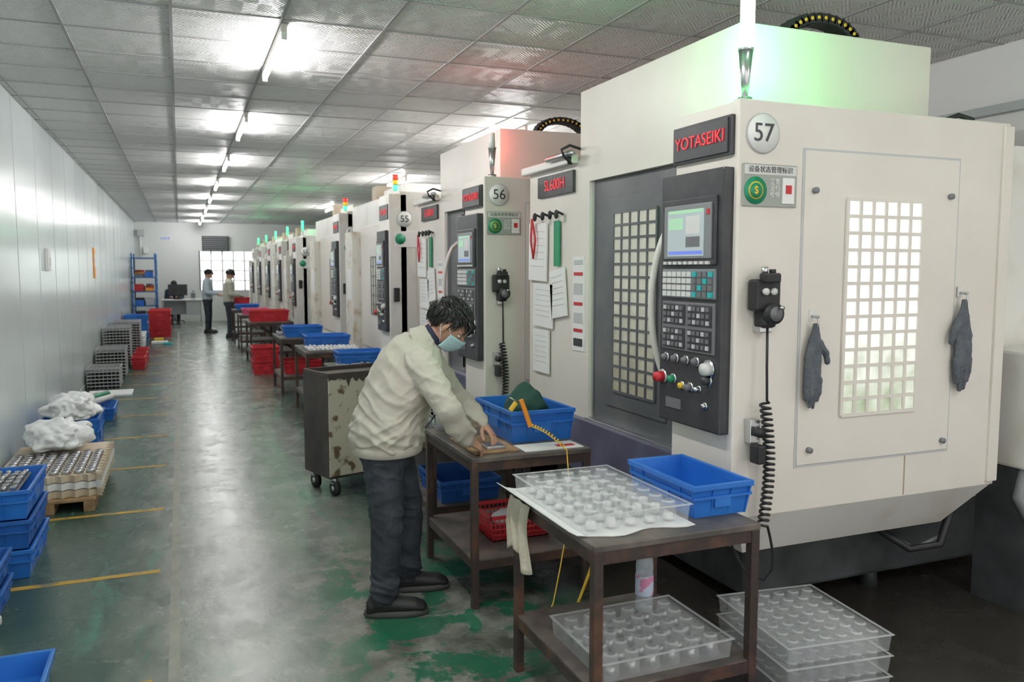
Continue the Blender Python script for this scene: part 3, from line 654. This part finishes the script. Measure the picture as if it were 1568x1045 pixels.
def basket(name,cx,cy,z,w,d,h,mt):
    mb=MB(); W,D=w/2,d/2
    mb.box(cx-W*.9,cx+W*.9,cy-D*.9,cy+D*.9,z,z+.006,mt)
    for k in range(5):
        f=.9+.1*k/4; zz=z+h*k/4; 
        for (a,b,c,e) in((-W*f,W*f,-D*f,-D*f+.005),(-W*f,W*f,D*f-.005,D*f),(-W*f,-W*f+.005,-D*f,D*f),(W*f-.005,W*f,-D*f,D*f)): mb.box(cx+a,cx+b,cy+c,cy+e,zz,zz+(.02 if k==4 else .008),mt)
    n=int(w/.025)
    for i in range(n+1):
        x=-W+w*i/n
        for e in(-1,1): mb.cyl((cx+x*.9,cy+e*D*.9,z),(cx+x,cy+e*D*.99,z+h),.003,mt,n=5)
    n=int(d/.025)
    for i in range(n+1):
        y=-D+d*i/n
        for e in(-1,1): mb.cyl((cx+e*W*.9,cy+y*.9,z),(cx+e*W*.99,cy+y,z+h),.003,mt,n=5)
    return mb.obj(name)
basket('red_plastic_basket',1.66,4.1,.252,.36,.30,.12,RED)
lump('metal_parts_bag',(1.66,4.1,.33),(.10,.09,.05),BAG,2,.3,18,3)
table(1.42,1.98,4.85,5.5,h=.62,sh=.2,name='parts_trolley'); basket('wire_parts_basket',1.68,5.15,.622,.44,.44,.13,STEEL); crate('blue_plastic_crate',1.70,5.15,.201,.4,.5,.14,BLUED)
# wheeled worn cabinet
M=Matrix.Translation((.98,6.02,0))@Matrix.Rotation(.30,4,'Z'); mb=MB(M)
mb.box(0,.72,0,.42,.14,.90,CABD,.006); mb.box(.0,.72,-.012,.0,.16,.90,WOODD,.004); mb.box(.03,.69,.03,.39,.90,.905,SHELFM)
mb.box(.345,.352,-.014,-.01,.18,.9,CABD)
for (a,b,c,d) in((0,.72,-.012,.02),(0,.72,.40,.42),(0,.02,0,.42),(.70,.72,0,.42)): mb.box(a,b,c,d,.90,.935,CABD,.003)
bot=[(.72-i*.018,-.0145,.90-.045*abs(noise.noise(V((i*.31,2,7))))*2-.012*random.random()-(.05 if i%13==5 else 0)) for i in range(41)]
mb.add([(0,-.0145,.93),(.72,-.0145,.93)]+bot,[tuple(range(43))],CABD)
for x in(.07,.65):
    for y in(.05,.37):
        mb.cyl((x,y,.145),(x,y,.10),.02,CHROME); mb.cyl((x-.02,y,.055),(x+.02,y,.055),.055,RUB,n=20); mb.cyl((x-.024,y,.055),(x+.024,y,.055),.02,CHROME); mb.box(x-.03,x+.03,y-.03,y+.03,.095,.105,CHROME)
mb.obj('wheeled_tool_cabinet')
def parts_heap(name,x0,x1,y0,y1,z,n,mt=STEEL,s=.03):
    mb=MB(); mb.box(x0,x1,y0,y1,z,z+.01,KEYD,.002)
    nx=max(2,int((x1-x0)/(s*1.5))); ny=max(2,int((y1-y0)/(s*1.5)))
    for i in range(nx):
        for j in range(ny):
            cx=x0+(i+.5)*(x1-x0)/nx; cy=y0+(j+.5)*(y1-y0)/ny; h=s*random.uniform(.5,1.1)
            if (i+j)%2: mb.cyl((cx,cy,z+.01),(cx,cy,z+.01+h),s*.5,mt,s*.4,n=10)
            else: mb.box(cx-s*.5,cx+s*.5,cy-s*.4,cy+s*.4,z+.01,z+.01+h,mt,.003)
    return mb.obj(name)
def spray(name,cx,cy,z,mt):
    mb=MB(); mb.cyl((cx,cy,z),(cx,cy,z+.13),.035,mt,.035); mb.cyl((cx,cy,z+.13),(cx,cy,z+.17),.035,mt,.012); mb.cyl((cx,cy,z+.17),(cx,cy,z+.20),.012,RED); mb.box(cx-.05,cx+.02,cy-.01,cy+.01,z+.19,z+.215,RED,.004); mb.obj(name)
spray('spray_bottle',1.84,7.5,.771,YEL); spray('spray_bottle',1.38,4.48,.771,PAPERG)
table(1.30,1.95,7.35,8.2); parts_heap('metal_parts_tray',1.33,1.72,7.4,7.80,.771,40); crate('blue_plastic_crate',1.62,8.0,.771,.45,.30,.13)
table(1.28,1.95,9.3,10.3); crate('blue_plastic_crate',1.62,10.0,.771,.5,.36,.14); parts_heap('metal_parts_tray',1.32,1.9,9.35,9.78,.771,40,FOAM)
table(1.22,1.88,11.3,12.3); crate('blue_plastic_crate',1.55,11.6,.771,.5,.36,.15); parts_heap('metal_parts_tray',1.26,1.8,11.85,12.25,.771,40)
crate('red_plastic_crate',1.25,13.9,0,.4,.5,.22,RED); crate('red_plastic_crate',1.25,13.9,.225,.4,.5,.22,RED)
table(1.10,1.85,14.9,15.9); crate('red_plastic_crate',1.45,15.25,.771,.66,.5,.20,RED); crate('red_plastic_crate',1.5,15.7,.771,.4,.3,.10,RED)
table(1.10,1.80,17.4,18.3); crate('pink_plastic_crate',1.42,17.7,.771,.5,.4,.12,mat('pink_plastic',(.75,.12,.28),.4))
table(1.10,1.80,19.6,20.5); crate('blue_plastic_crate',1.42,19.9,.771,.5,.4,.12)
table(1.2,1.8,22.0,23.0); crate('red_plastic_crate',1.45,22.3,.771,.4,.4,.2,RED)
crate('blue_plastic_crate',1.6,7.75,.252,.5,.5,.15,BLUED); crate('red_plastic_crate',1.55,11.8,.252,.5,.5,.18,RED); crate('blue_plastic_crate',1.6,9.8,.252,.5,.5,.18,BLUED)
# ------------------------------------------------------------ left wall clutter
for k in range(3): crate('blue_plastic_crate',-1.03,5.35,.002+k*.167,.44,.62,.16,BLUE if k!=1 else BLUED)
parts_heap('metal_parts_tray',-1.19,-.87,5.12,5.58,.470,30)
for k in range(2): crate('blue_plastic_crate',-1.06,4.62,.002+k*.136,.40,.30,.13,BLUED)
lump('plastic_bag_bundle',(-.93,4.28,.05),(.10,.09,.09),BAG,8,.35,12)
crate('blue_plastic_crate',-.78,3.62,.002,.46,.34,.10)
mb=MB()
for i in range(5): mb.box(-1.22,-.60,6.32+i*.29,6.42+i*.29,.075,.095,WOOD,.003)
for x in(-1.2,-.93,-.68): mb.box(x,x+.07,6.32,7.6,0,.075,WOOD,.004)
mb.obj('wooden_pallet')
mb=MB()
for L in range(3):
    y0,y1,x0,x1=6.36,7.55,-1.24,-.56; z=.097+L*.055; n=8; per=[]
    for i in range(n*6): 
        t=i/(n*6); per.append((x0+(x1-x0)*t,y0+.045*abs(math.sin(t*n*math.pi))))
    for i in range(n*9):
        t=i/(n*9); per.append((x1-.045*abs(math.sin(t*n*1.5*math.pi)),y0+(y1-y0)*t))
    per+=[(x1,y1),(x0,y1)]
    m=len(per); vs=[(a,b,z) for a,b in per]+[(a,b,z+.048) for a,b in per]
    fs=[tuple(reversed(range(m))),tuple(range(m,2*m))]+[(i,(i+1)%m,m+(i+1)%m,m+i) for i in range(m)]
    mb.add(vs,fs,CARD if L!=1 else FOAM)
for i in range(8):
    for j in range(9):
        c=(-1.18+i*.078,6.44+j*.082); mb.cyl((*c,.255),(*c,.283),.033,STEEL,.030,n=14); mb.cyl((*c,.283),(*c,.285),.017,KEYD,n=10)
mb.obj('scalloped_parts_tray')
lump('plastic_bag_bundle',(-.95,7.30,.37),(.23,.26,.12),BAG,1,.36,9,5)
crate('blue_plastic_crate',-.97,8.55,.002,.46,.66,.34)
lump('plastic_bag_bundle',(-.96,8.45,.42),(.21,.33,.13),BAG,4,.36,9,5)
crate('blue_plastic_crate',-.97,10.4,.002,.46,.62,.14)
parts_heap('metal_parts_tray',-1.16,-.8,10.2,10.5,.03,20,CHROME,.05)
mb=MB(); mb.cyl((-1.12,10.25,.2),(-.86,10.9,.2),.04,GREENL); mb.cyl((-1.0,10.15,.2),(-.8,10.7,.19),.035,FOAM); mb.cyl((-1.16,10.5,.2),(-1.0,10.95,.2),.035,FOAM); mb.obj('rolled_plastic_film')
def traystack(x,y,n,w=.42,d=.6):
    mb=MB()
    for k in range(n):
        z=.002+k*.05; mb.box(x-w/2,x+w/2,y-d/2,y+d/2,z,z+.006,KEYD)
        for i in range(9):
            xx=x-w/2+w*i/8; mb.box(xx-.003,xx+.003,y-d/2,y-d/2+.005,z,z+.045,STEEL); mb.box(xx-.003,xx+.003,y-d/2,y+d/2,z+.038,z+.042,STEEL)
        for i in range(12):
            yy=y-d/2+d*i/11; mb.box(x+w/2-.005,x+w/2,yy-.003,yy+.003,z,z+.045,STEEL); mb.box(x-w/2,x+w/2,yy-.003,yy+.003,z+.04,z+.044,STEEL)
        for e in(0,1): mb.box(x-w/2-.005,x+w/2+.005,y+(e-.5)*d-.004,y+(e-.5)*d+.004,z+.04,z+.05,PAPERG); mb.box(x+(e-.5)*w-.004,x+(e-.5)*w+.004,y-d/2,y+d/2,z+.04,z+.05,PAPERG)
    mb.obj('stacked_wire_trays')
mb=MB(); mb.box(-1.2,-.65,12.0,12.5,0,.03,FOAM,.005); mb.obj('foam_pad')
traystack(-1.05,13.1,6); traystack(-1.05,14.5,9); traystack(-1.05,15.9,14); traystack(-1.0,17.6,14,.5)
for k in range(3): crate('red_plastic_crate',-.70,15.4+k*.8,.002,.2,.5,.2,RED)
for k in range(2): crate('white_plastic_crate',-1.0,19.0+k*.9,.002,.5,.6,.3,FOAM)
for k in range(3): crate('blue_plastic_crate',-1.0,21.3,.002+k*.21,.5,.6,.2)
mb=MB(); mb.box(-.65,-.3,20.2,20.4,0,.06,FOAM,.01); mb.box(-.6,-.4,20.6,20.8,0,.1,YEL,.01); mb.box(-.4,-.2,19.9,20.05,0,.05,TEAL,.01); mb.obj('packing_scrap')
for a in range(2):
    for k in range(3): crate('red_plastic_crate',-.50,22.5+a*.7,.002+k*.225,.5,.6,.215,RED)
mb=MB(); rx0,rx1,ry0,ry1=-1.26,-.62,25.2,26.6
for x in(rx0,rx1-.04):
    for y in(ry0,ry1-.04): mb.box(x,x+.04,y,y+.04,0,2.15,SHELFB,.003)
for z in(.25,.65,1.05,1.45,2.0):
    mb.box(rx0,rx1,ry0,ry1,z,z+.03,SHELFB,.003)
for z in(.4,.8,1.2,1.62):
    for x in(rx0,rx1-.02): mb.box(x,x+.02,ry0,ry1,z+.1,z+.13,SHELFB)
for i,z in enumerate((.28,.68,1.08,1.48)):
    for j in range(3):
        y=ry0+.1+j*.42
        for q in range(2): mb.box(rx0+.06+q*.28,rx0+.30+q*.26,y,y+.32,z,z+.10+.05*((i+j+q)%3),(ORANGE,BLUE,RED,KEYD,PAPERG)[(i+2*j+3*q)%5],.01)
mb.obj('blue_storage_rack')
mb=MB(); mb.box(-.55,.62,26.9,27.5,.74,.78,PAPER,.005)
for x in(-.52,.56): 
    for y in(26.93,27.44): mb.box(x,x+.04,y,y+.04,0,.74,PAPERG,.003)
mb.box(.15,.55,26.95,27.45,.3,.74,PAPERG,.005); mb.box(-.5,.15,27.38,27.4,.3,.74,PAPERG); mb.obj('office_desk')
mb=MB(); mb.box(-.35,.20,27.05,27.08,.90,1.24,BLACK,.006); mb.box(-.10,-.04,27.08,27.12,.80,1.0,BLACK); mb.box(-.2,.05,27.0,27.2,.781,.80,BLACK,.004); mb.obj('computer_monitor')
mb=MB(); mb.box(.28,.44,27.0,27.3,.781,1.0,KEYW,.01); mb.box(.30,.42,26.995,27.0,.82,.97,BEZ,.002); mb.box(.33,.39,27.05,27.2,1.0,1.03,BLACK,.005); mb.obj('desk_printer')
mb=MB(); mb.box(-.38,.02,27.75,28.15,.44,.50,BLACK,.02); mb.box(-.36,.0,28.15,28.2,.5,1.0,BLACK,.02); mb.cyl((-.18,27.95,.08),(-.18,27.95,.44),.03,CHROME)
for i in range(5):
    a=i*2*math.pi/5; mb.cyl((-.18,27.95,.09),(-.18+.26*math.cos(a),27.95+.26*math.sin(a),.06),.018,BLACK); mb.cyl((-.18+.26*math.cos(a)-.015,27.95+.26*math.sin(a),.027),(-.18+.26*math.cos(a)+.015,27.95+.26*math.sin(a),.027),.027,RUB)
mb.obj('office_chair')
# ------------------------------------------------------------ gloves on hooks
def glove(name,x,z,s,flip):
    p=empty(name,(x,2.73,z)); mb=MB()
    f=-1 if flip else 1
    P=lambda a,b,c=0:(x+f*a*s,2.715+c,z+b*s)
    mb.loft([(P(0,.0),(.010,0,0),(0,.010,0)),(P(.0,-.05),(.024*s,0,0),(0,.012,0)),(P(.006,-.12),(.038*s,0,0),(0,.014,0)),(P(.006,-.2),(.038*s,0,0),(0,.015,0)),(P(.006,-.235),(.032*s,0,0),(0,.012,0))],GLOVE)
    for i,(a,l) in enumerate(((-.026,.075),(-.006,.10),(.014,.095),(.034,.07))):
        mb.limb([P(a,-.20),P(a*.95+.002,-.20-l*.6,-.004+.006*(i%2)),P(a*.8+.003,-.20-l,.003)],[.0105*s,.0095*s,.007*s],GLOVE,10)
    mb.limb([P(-.02,-.07),P(-.045,-.105,-.006),P(-.055,-.14,-.004)],[.014*s,.012*s,.009*s],GLOVE,10)
    o=mb.obj('glove_body',p); remesh(o,.0028,2,.006,.03)
    mb=MB(); mb.cyl((x,2.745,z+.03),(x,2.70,z+.03),.006,CHROME); mb.tube([(x,2.705,z+.03),(x,2.70,z+.015),(x,2.70,z-.01),(x,2.712,z-.02)],.004,CHROME); mb.box(x-.015,x+.015,2.738,2.744,z+.01,z+.06,KEYW,.003); mb.obj('hook',p)
glove('work_glove_on_hook',2.49,1.47,1.2,True)
glove('work_glove_on_hook',3.36,1.56,1.4,False)
# ------------------------------------------------------------ people
def hand(parent,name,w,d,n,th,curl=.5,L=1.0,mt=SKIN,res=.003,pinch=0):
    """w wrist, d direction, n back-of-hand normal, th thumb side"""
    w=V(w);d=V(d).normalized();n=V(n); n=(n-d*n.dot(d)).normalized(); s=n.cross(d); 
    if s.dot(V(th))<0: s=-s
    mb=MB()
    mb.loft([(w-d*.03,s*.026,n*.020),(w,s*.027,n*.019),(w+d*.03*L,s*.036,n*.019),(w+d*.065*L,s*.041,n*.016),(w+d*.088*L,s*.038,n*.013)],mt,20)
    for k,(o,l,r) in enumerate(((.030,.070,.0092),(.010,.078,.0095),(-.011,.073,.009),(-.030,.058,.008))):
        p=w+d*(.083-.004*abs(k-1))*L+s*o; sp=s*(o*.25); dd=(d+sp).normalized(); pts=[p-d*.015,p]; rr=[r,r*1.05]
        ang=0
        for q,(fr,fc) in enumerate(((.44,.6),(.31,.9),(.25,.6))):
            ang+=curl*fc*(1+.12*k); v=dd*math.cos(ang)-n*math.sin(ang); p=p+v*l*fr*L; pts.append(p); rr.append(r*(.98-.08*q))
        mb.limb(pts,rr,mt,10)
    b=w+d*.018+s*.026-n*.004; t1=b+(d*.55+s*.62-n*.35).normalized()*.038; t2=t1+(d*.85+s*.15-n*.45).normalized()*.030; t3=t2+(d*.9-s*.15-n*.4).normalized()*.024
    mb.limb([w+d*.02+s*.01,b,t1,t2,t3],[.014,.0145,.0115,.010,.0085],mt,10)
    o=mb.obj(name,parent); remesh(o,res,2); return o
def head(parent,c,yaw,pitch,mask=True,res=.0045,s=1.0,neck=None,fine=True):
    R=(Matrix.Rotation(yaw,3,'Z')@Matrix.Rotation(pitch,3,'Y'))
    M=Matrix.Translation(V(c))@R.to_4x4()@Matrix.Scale(s,4)
    mb=MB(M)
    mb.ell((-.012,0,.030),(.096,.076,.085),SKIN,24,16)
    mb.ell((.020,0,-.02),(.070,.064,.080),SKIN,20,12)
    mb.ell((.045,0,-.072),(.042,.040,.038),SKIN,16,10)
    mb.ell((.066,0,.020),(.024,.052,.018),SKIN,16,8)
    for e in(-1,1):
        mb.ell((.060,e*.036,-.028),(.024,.022,.022),SKIN,12,8)
        mb.ell((-.004,e*.080,-.006),(.019,.010,.032),SKIN,12,8)
        mb.ell((.003,e*.085,.006),(.015,.008,.018),SKIN,10,6)
    mb.loft([((.086,0,.008),(.010,0,0),(0,.008,0)),((.098,0,-.012),(.012,0,0),(0,.011,0)),((.106,0,-.030),(.013,0,0),(0,.016,0)),((.094,0,-.038),(.012,0,0),(0,.014,0))],SKIN,12)
    mb.ell((.082,0,-.056),(.012,.024,.007),SKIN,12,6); mb.ell((.080,0,-.066),(.011,.021,.007),SKIN,12,6)
    if neck is not None:
        Mi=M.inverted(); q=Mi@V(neck); mb.limb([q,V((-.025,0,-.05)),V((-.02,0,.0))],[.062,.055,.055],SKIN,16)
    o=mb.obj('head',parent); remesh(o,res,3)
    if fine:
        mb=MB(M)
        EYE=bpy.data.materials.get('eye_white') or mat('eye_white',(.8,.78,.75),.2)
        for e in(-1,1):
            mb.ell((.071,e*.032,.002),(.011,.013,.007),EYE,12,8); mb.ell((.079,e*.032,.001),(.005,.005,.005),HAIR,10,6)
            mb.tube([(.086,e*.018,.022),(.088,e*.03,.026),(.080,e*.048,.022)],[.002,.0032,.0015],HAIR,6)
        mb.obj('eyes_and_brows',parent)
    mb=MB(M); rs=[]; n=48;m=30
    for i in range(m+1):
        t=max(.03,min(math.pi-.03,math.pi*i/m)); r=[]
        for j in range(n):
            a=2*math.pi*j/n; d=V((math.sin(t)*math.cos(a),math.sin(t)*math.sin(a),-math.cos(t)))
            nn=noise.noise(d*3.5)*.012+noise.noise(d*11)*.008
            ang=abs(math.atan2(d.y,d.x)); 
            line=.52 if ang<.9 else (.05 if ang<1.35 else (-.10 if ang<1.75 else -.72))
            k=1.13+nn*8 if d.z>line+noise.noise(d*6)*.08 else .80
            if d.z<-.8:k=.7
            r.append(V((-.014,0,.028))+V((d.x*.097*k,d.y*.077*k,d.z*.088*k)))
        rs.append(r)
    mb.rings(rs,HAIR)
    if fine:
        for i in range(1100):
            a=random.uniform(-math.pi,math.pi); z=random.uniform(-.35,1); 
            if abs(a)<.9 and z<.50: continue
            if abs(a)<1.75 and z<.1: continue
            q=math.sqrt(max(0,1-z*z)); d=V((q*math.cos(a),q*math.sin(a),z)); p=V((-.014,0,.028))+V((d.x*.106,d.y*.086,d.z*.098))
            fw=V((.9 if z>.35 else -.1,.35*random.uniform(-1,1)+d.y*.4,-.25 if z>.35 else -1)); tv=(fw-d*fw.dot(d)).normalized(); l=random.uniform(.03,.055)
            mb.tube([p-d*.006,p+tv*l*.5+d*.006,p+tv*l-d*.002+V((0,0,-.004))],[.0036,.003,.0006],HAIR,5)
        for i in range(60):
            y=random.uniform(-.06,.06); x=.085-.6*y*y*12*.1; l=random.uniform(.03,.05)
            mb.tube([(x-.02,y,.085),(x+.012,y*1.05,.072),(x+.018,y*1.1+random.uniform(-.008,.008),.075-l)],[.006,.005,.0008],HAIR,5)
    mb.obj('hair',parent)
    if mask:
        mb=MB(M); na=20;nz=10; vs=[];fs=[]
        for i in range(nz+1):
            u=i/nz; z=-.004-.098*u
            for j in range(na+1):
                b=(j/na-.5)*2; ang=b*1.25
                bulge=.010*math.sin(math.pi*min(1,u*1.1))*math.cos(ang) + .002*math.sin(u*math.pi*6)
                rx=.098+bulge - .028*u*u+(.012*(1-u)*math.cos(ang)**6); ry=.074-.016*u
                vs.append((math.cos(ang)*rx*.92+.012,math.sin(ang)*ry*1.06,z+.012*abs(b)*(1-2*u)*-.6))
        for i in range(nz):
            for j in range(na):
                a=i*(na+1)+j; fs.append((a,a+1,a+na+2,a+na+1))
        mb.add(vs,fs,MASK,True)
        for e in(-1,1):
            mb.tube([(.040,e*.076,-.012),(.01,e*.084,.012),(-.012,e*.090,.016),(-.02,e*.090,-.01),(.0,e*.086,-.035),(.030,e*.070,-.075)],.0016,PAPER,6)
        o=mb.obj('face_mask',parent); sd=o.modifiers.new('s','SOLIDIFY'); sd.thickness=.0025
def shoe(parent,a,yaw,res=.004):
    M=Matrix.Translation((a[0],a[1],0))@Matrix.Rotation(yaw,4,'Z'); mb=MB(M)
    S=lambda x,z,w,h:((x,0,z),(0,w,0),(0,0,h))
    mb.loft([S(-.085,.045,.025,.03),S(-.07,.055,.038,.045),S(-.02,.064,.043,.054),S(.04,.058,.044,.048),(( .10,.004,.050),(0,.049,0),(0,0,.040)),((.16,.006,.046),(0,.051,0),(0,0,.034)),((.195,.004,.038),(0,.040,0),(0,0,.026)),((.212,.002,.032),(0,.020,0),(0,0,.013))],SHOE,20)
    mb.cyl((-.02,0,.06),(-.025,0,.12),.050,SHOE,.046)
    o=mb.obj('shoe_upper',parent); remesh(o,res,2)
    mb=MB(M); rs=[]
    for z,k in((.0,1.0),(.012,1.06),(.032,1.03)):
        r=[]
        for j in range(32):
            t=2*math.pi*j/32; c=math.cos(t); sn=math.sin(t)
            r.append((.062+c*.152*k,sn*(.046 if c<0 else .052)*k*(1-.12*max(0,-c))*(abs(sn)**-.15 if abs(sn)>.05 else 1)+.003,z))
        rs.append(r)
    mb.rings(rs,SOLE)
    for i in range(5): mb.tube([(.03+i*.02,-.022,.104-i*.007),(.035+i*.02,0,.110-i*.007),(.03+i*.02,.022,.104-i*.007)],.0025,KEYD,5)
    mb.obj('shoe_sole',parent)
def person(name,P,hero=True):
    root=empty(name,(P['pelvis'][0],P['pelvis'][1],0)); yw=P['yaw']; f=V((math.cos(yw),math.sin(yw),0)); s=V((-math.sin(yw),math.cos(yw),0))
    J=P.get('jmat',JACKET); res=.006 if hero else .016
    mb=MB()
    mb.loft([(V((x,y,z)),f*a+V((0,0,tl*a)),s*b) for x,y,z,a,b,tl in P['torso']],J)
    for S,E,Wr in(('rs','re','rw'),('ls','le','lw')):
        S,E,Wr=V(P[S]),V(P[E]),V(P[Wr]); mid=(S+V(P['chest']))/2
        mb.limb([mid,S],[.11,.084],J); m1=S.lerp(E,.5)
        mb.limb([S,m1,E],[.082,.072,.064],J); d=(Wr-E)
        mb.limb([E,E+d*.45,E+d*.80],[.064,.058,.052],J); mb.limb([E+d*.80,E+d*.86],[.050,.040],J); mb.limb([E+d*.88,E+d*.97],[.037,.036],J)
    nk=V(P['neck']); hd=V(P['head']); ax=(hd-nk).normalized(); aa=ax.cross(s).normalized()
    mb.loft([(nk-ax*.06,aa*.10,s*.12),(nk-ax*.02,aa*.080,s*.088),(nk+ax*.025,aa*.070,s*.074)],J)
    o=mb.obj('jacket',root); remesh(o,res,6 if hero else 2)
    if hero:
        bake(o,jacket_folds)
        mb=MB(); z0=P['torso'][0]
        mb.loft([(V((z0[0],z0[1],z0[2]-.035)),f*(z0[3]*.99),s*(z0[4]*.97)),(V((z0[0],z0[1],z0[2]-.028)),f*z0[3]*1.05,s*z0[4]*1.03),(V((z0[0],z0[1],z0[2]+.012)),f*z0[3]*1.07,s*z0[4]*1.05),(V((z0[0],z0[1],z0[2]+.02)),f*z0[3]*1.0,s*z0[4]*1.0)],J,48); mb.obj('jacket_hem_band',root)
        mb=MB(); mb.loft([(nk-ax*.01,aa*.066,s*.070),(nk+ax*.040,aa*.064,s*.066),(nk+ax*.046,aa*.056,s*.058)],NAVYC); mb.obj('shirt_collar',root)
        mb=MB(); mb.tube([(1.13,3.735,1.02),(1.10,3.733,.98),(1.065,3.735,.94)],.004,BLACK,6); mb.obj('jacket_pocket_zip',root)
    mb=MB()
    T=P.get('tmat',TROU); pv=V(P['pelvis'])
    mb.loft([(pv+V((0,0,-.10)),f*.11,s*.14),(pv+V((0,0,-.04)),f*.13,s*.17),(pv+V((0,0,.04)),f*.12,s*.16),(pv+V((0,0,.08)),f*.10,s*.14)],T)
    for H,K,A in(('rh','rk','ra'),('lh','lk','la')):
        H,K,A=V(P[H]),V(P[K]),V(P[A]); d=A-K
        mb.limb([H,H.lerp(K,.5),K],[.100,.092,.079] if hero else [.098,.084,.070],T); mb.limb([K,K+d*.4,K+d*.72,K+d*.84,K+d*.93],[.078,.074,.066,.072,.064] if hero else [.068,.064,.056,.058,.052],T)
    o=mb.obj('trousers',root); remesh(o,res,6 if hero else 2)
    if hero: bake(o,trouser_folds)
    shoe(root,P['ra'],P.get('rfy',yw),.004 if hero else .008); shoe(root,P['la'],P.get('lfy',yw),.004 if hero else .008)
    head(root,P['head'],P['hyaw'],P['hpitch'],P.get('mask',True),.004 if hero else .008,P.get('hs',1),P['neck'],hero or P.get('fine',True))
    for k in('r','l'):
        e,w=V(P[k+'e']),V(P[k+'w']); d=P.get(k+'hd',w-e); n=P.get(k+'hn',(0,0,1)); th=P.get(k+'th',s if k=='r' else -s)
        hand(root,'right_hand' if k=='r' else 'left_hand',w,d,n,th,P.get('curl',.5),1,SKIN,.003 if hero else .006)
    return root
hero=dict(yaw=math.radians(-20),pelvis=(.93,3.965,.80),chest=(1.10,3.965,1.21),hs=1.06,
 torso=[(.935,3.965,.825,.166,.203,0),(.935,3.965,.865,.180,.216,0),(.945,3.965,.94,.184,.221,0),(.975,3.965,1.03,.182,.224,-.1),(1.02,3.965,1.13,.174,.227,-.25),(1.06,3.965,1.215,.160,.217,-.4),(1.10,3.965,1.29,.130,.175,-.5),(1.125,3.965,1.34,.085,.10,-.5)],
 neck=(1.15,3.955,1.355),head=(1.25,3.93,1.418),hyaw=math.radians(-28),hpitch=math.radians(44),
 rs=(1.06,3.785,1.245),re=(1.16,3.665,1.035),rw=(1.285,3.75,.865),
 ls=(1.185,4.12,1.235),le=(1.35,4.15,1.02),lw=(1.455,3.98,.885),
 rhd=(.85,.30,-.55),rhn=(-.1,-.5,1),rth=(0,1,0),lhd=(.35,-.75,-.62),lhn=(.5,.1,1),lth=(-1,0,0),curl=.42,
 rh=(.895,3.885,.78),rk=(.90,3.845,.45),ra=(.875,3.835,.09),lh=(.975,4.04,.78),lk=(1.065,4.07,.46),la=(1.07,4.10,.09),
 rfy=math.radians(-14),lfy=math.radians(-10))
person('factory_worker',hero,True)
def standing(x,y,yaw,reach=.35,headp=25,**kw):
    R=Matrix.Rotation(yaw,3,'Z')
    def w(a,b,c): v=R@V((a,b,0)); return (x+v.x,y+v.y,c)
    D=dict(yaw=yaw,pelvis=w(0,0,.90),chest=w(.02,0,1.30),torso=[(*w(0,0,.86),.12,.17,0),(*w(0,0,.95),.125,.175,0),(*w(.0,0,1.1),.125,.175,0),(*w(.01,0,1.25),.13,.19,0),(*w(.01,0,1.36),.11,.19,0),(*w(.01,0,1.42),.07,.10,0)],
     neck=w(.02,0,1.45),head=w(.05,0,1.57),hyaw=yaw,hpitch=math.radians(headp),
     rs=w(.02,-.19,1.36),re=w(.04,-.24,1.10),rw=w(.26,-.16,1.05),ls=w(.02,.19,1.36),le=w(.04,.24,1.10),lw=w(.26,.14,1.05),
     rh=w(0,-.09,.86),rk=w(.02,-.10,.47),ra=w(0,-.11,.09),lh=w(0,.09,.86),lk=w(.02,.10,.47),la=w(0,.12,.09),curl=.5)
    D.update(kw); return D
person('factory_worker',standing(.66,23.2,math.radians(-15),jmat=SHIRTL,mask=False),False)
person('factory_worker',standing(1.10,21.3,math.radians(0),jmat=JACKET,mask=False,headp=35),False)
D=standing(-.18,27.95,math.radians(-95),jmat=NAVYC,mask=False,headp=10)
dz=-.36
for k in('pelvis','chest','neck','head','rs','re','rw','ls','le','lw','rh','lh'): a=D[k]; D[k]=(a[0],a[1],a[2]+dz)
D['torso']=[(a[0],a[1],a[2]+dz,*a[3:]) for a in D['torso']]
D['rh']=(-.27,27.95,.56);D['lh']=(-.09,27.95,.56);D['rk']=(-.28,27.58,.54);D['lk']=(-.08,27.58,.54);D['ra']=(-.28,27.6,.09);D['la']=(-.08,27.6,.09)
D['rw']=(-.30,27.62,.83);D['lw']=(-.06,27.62,.83)
person('office_clerk',D,False)
# ------------------------------------------------------------ colour management
SC.view_settings.view_transform='Standard'; SC.view_settings.look='None'; SC.view_settings.exposure=.55
bpy.context.view_layer.update()
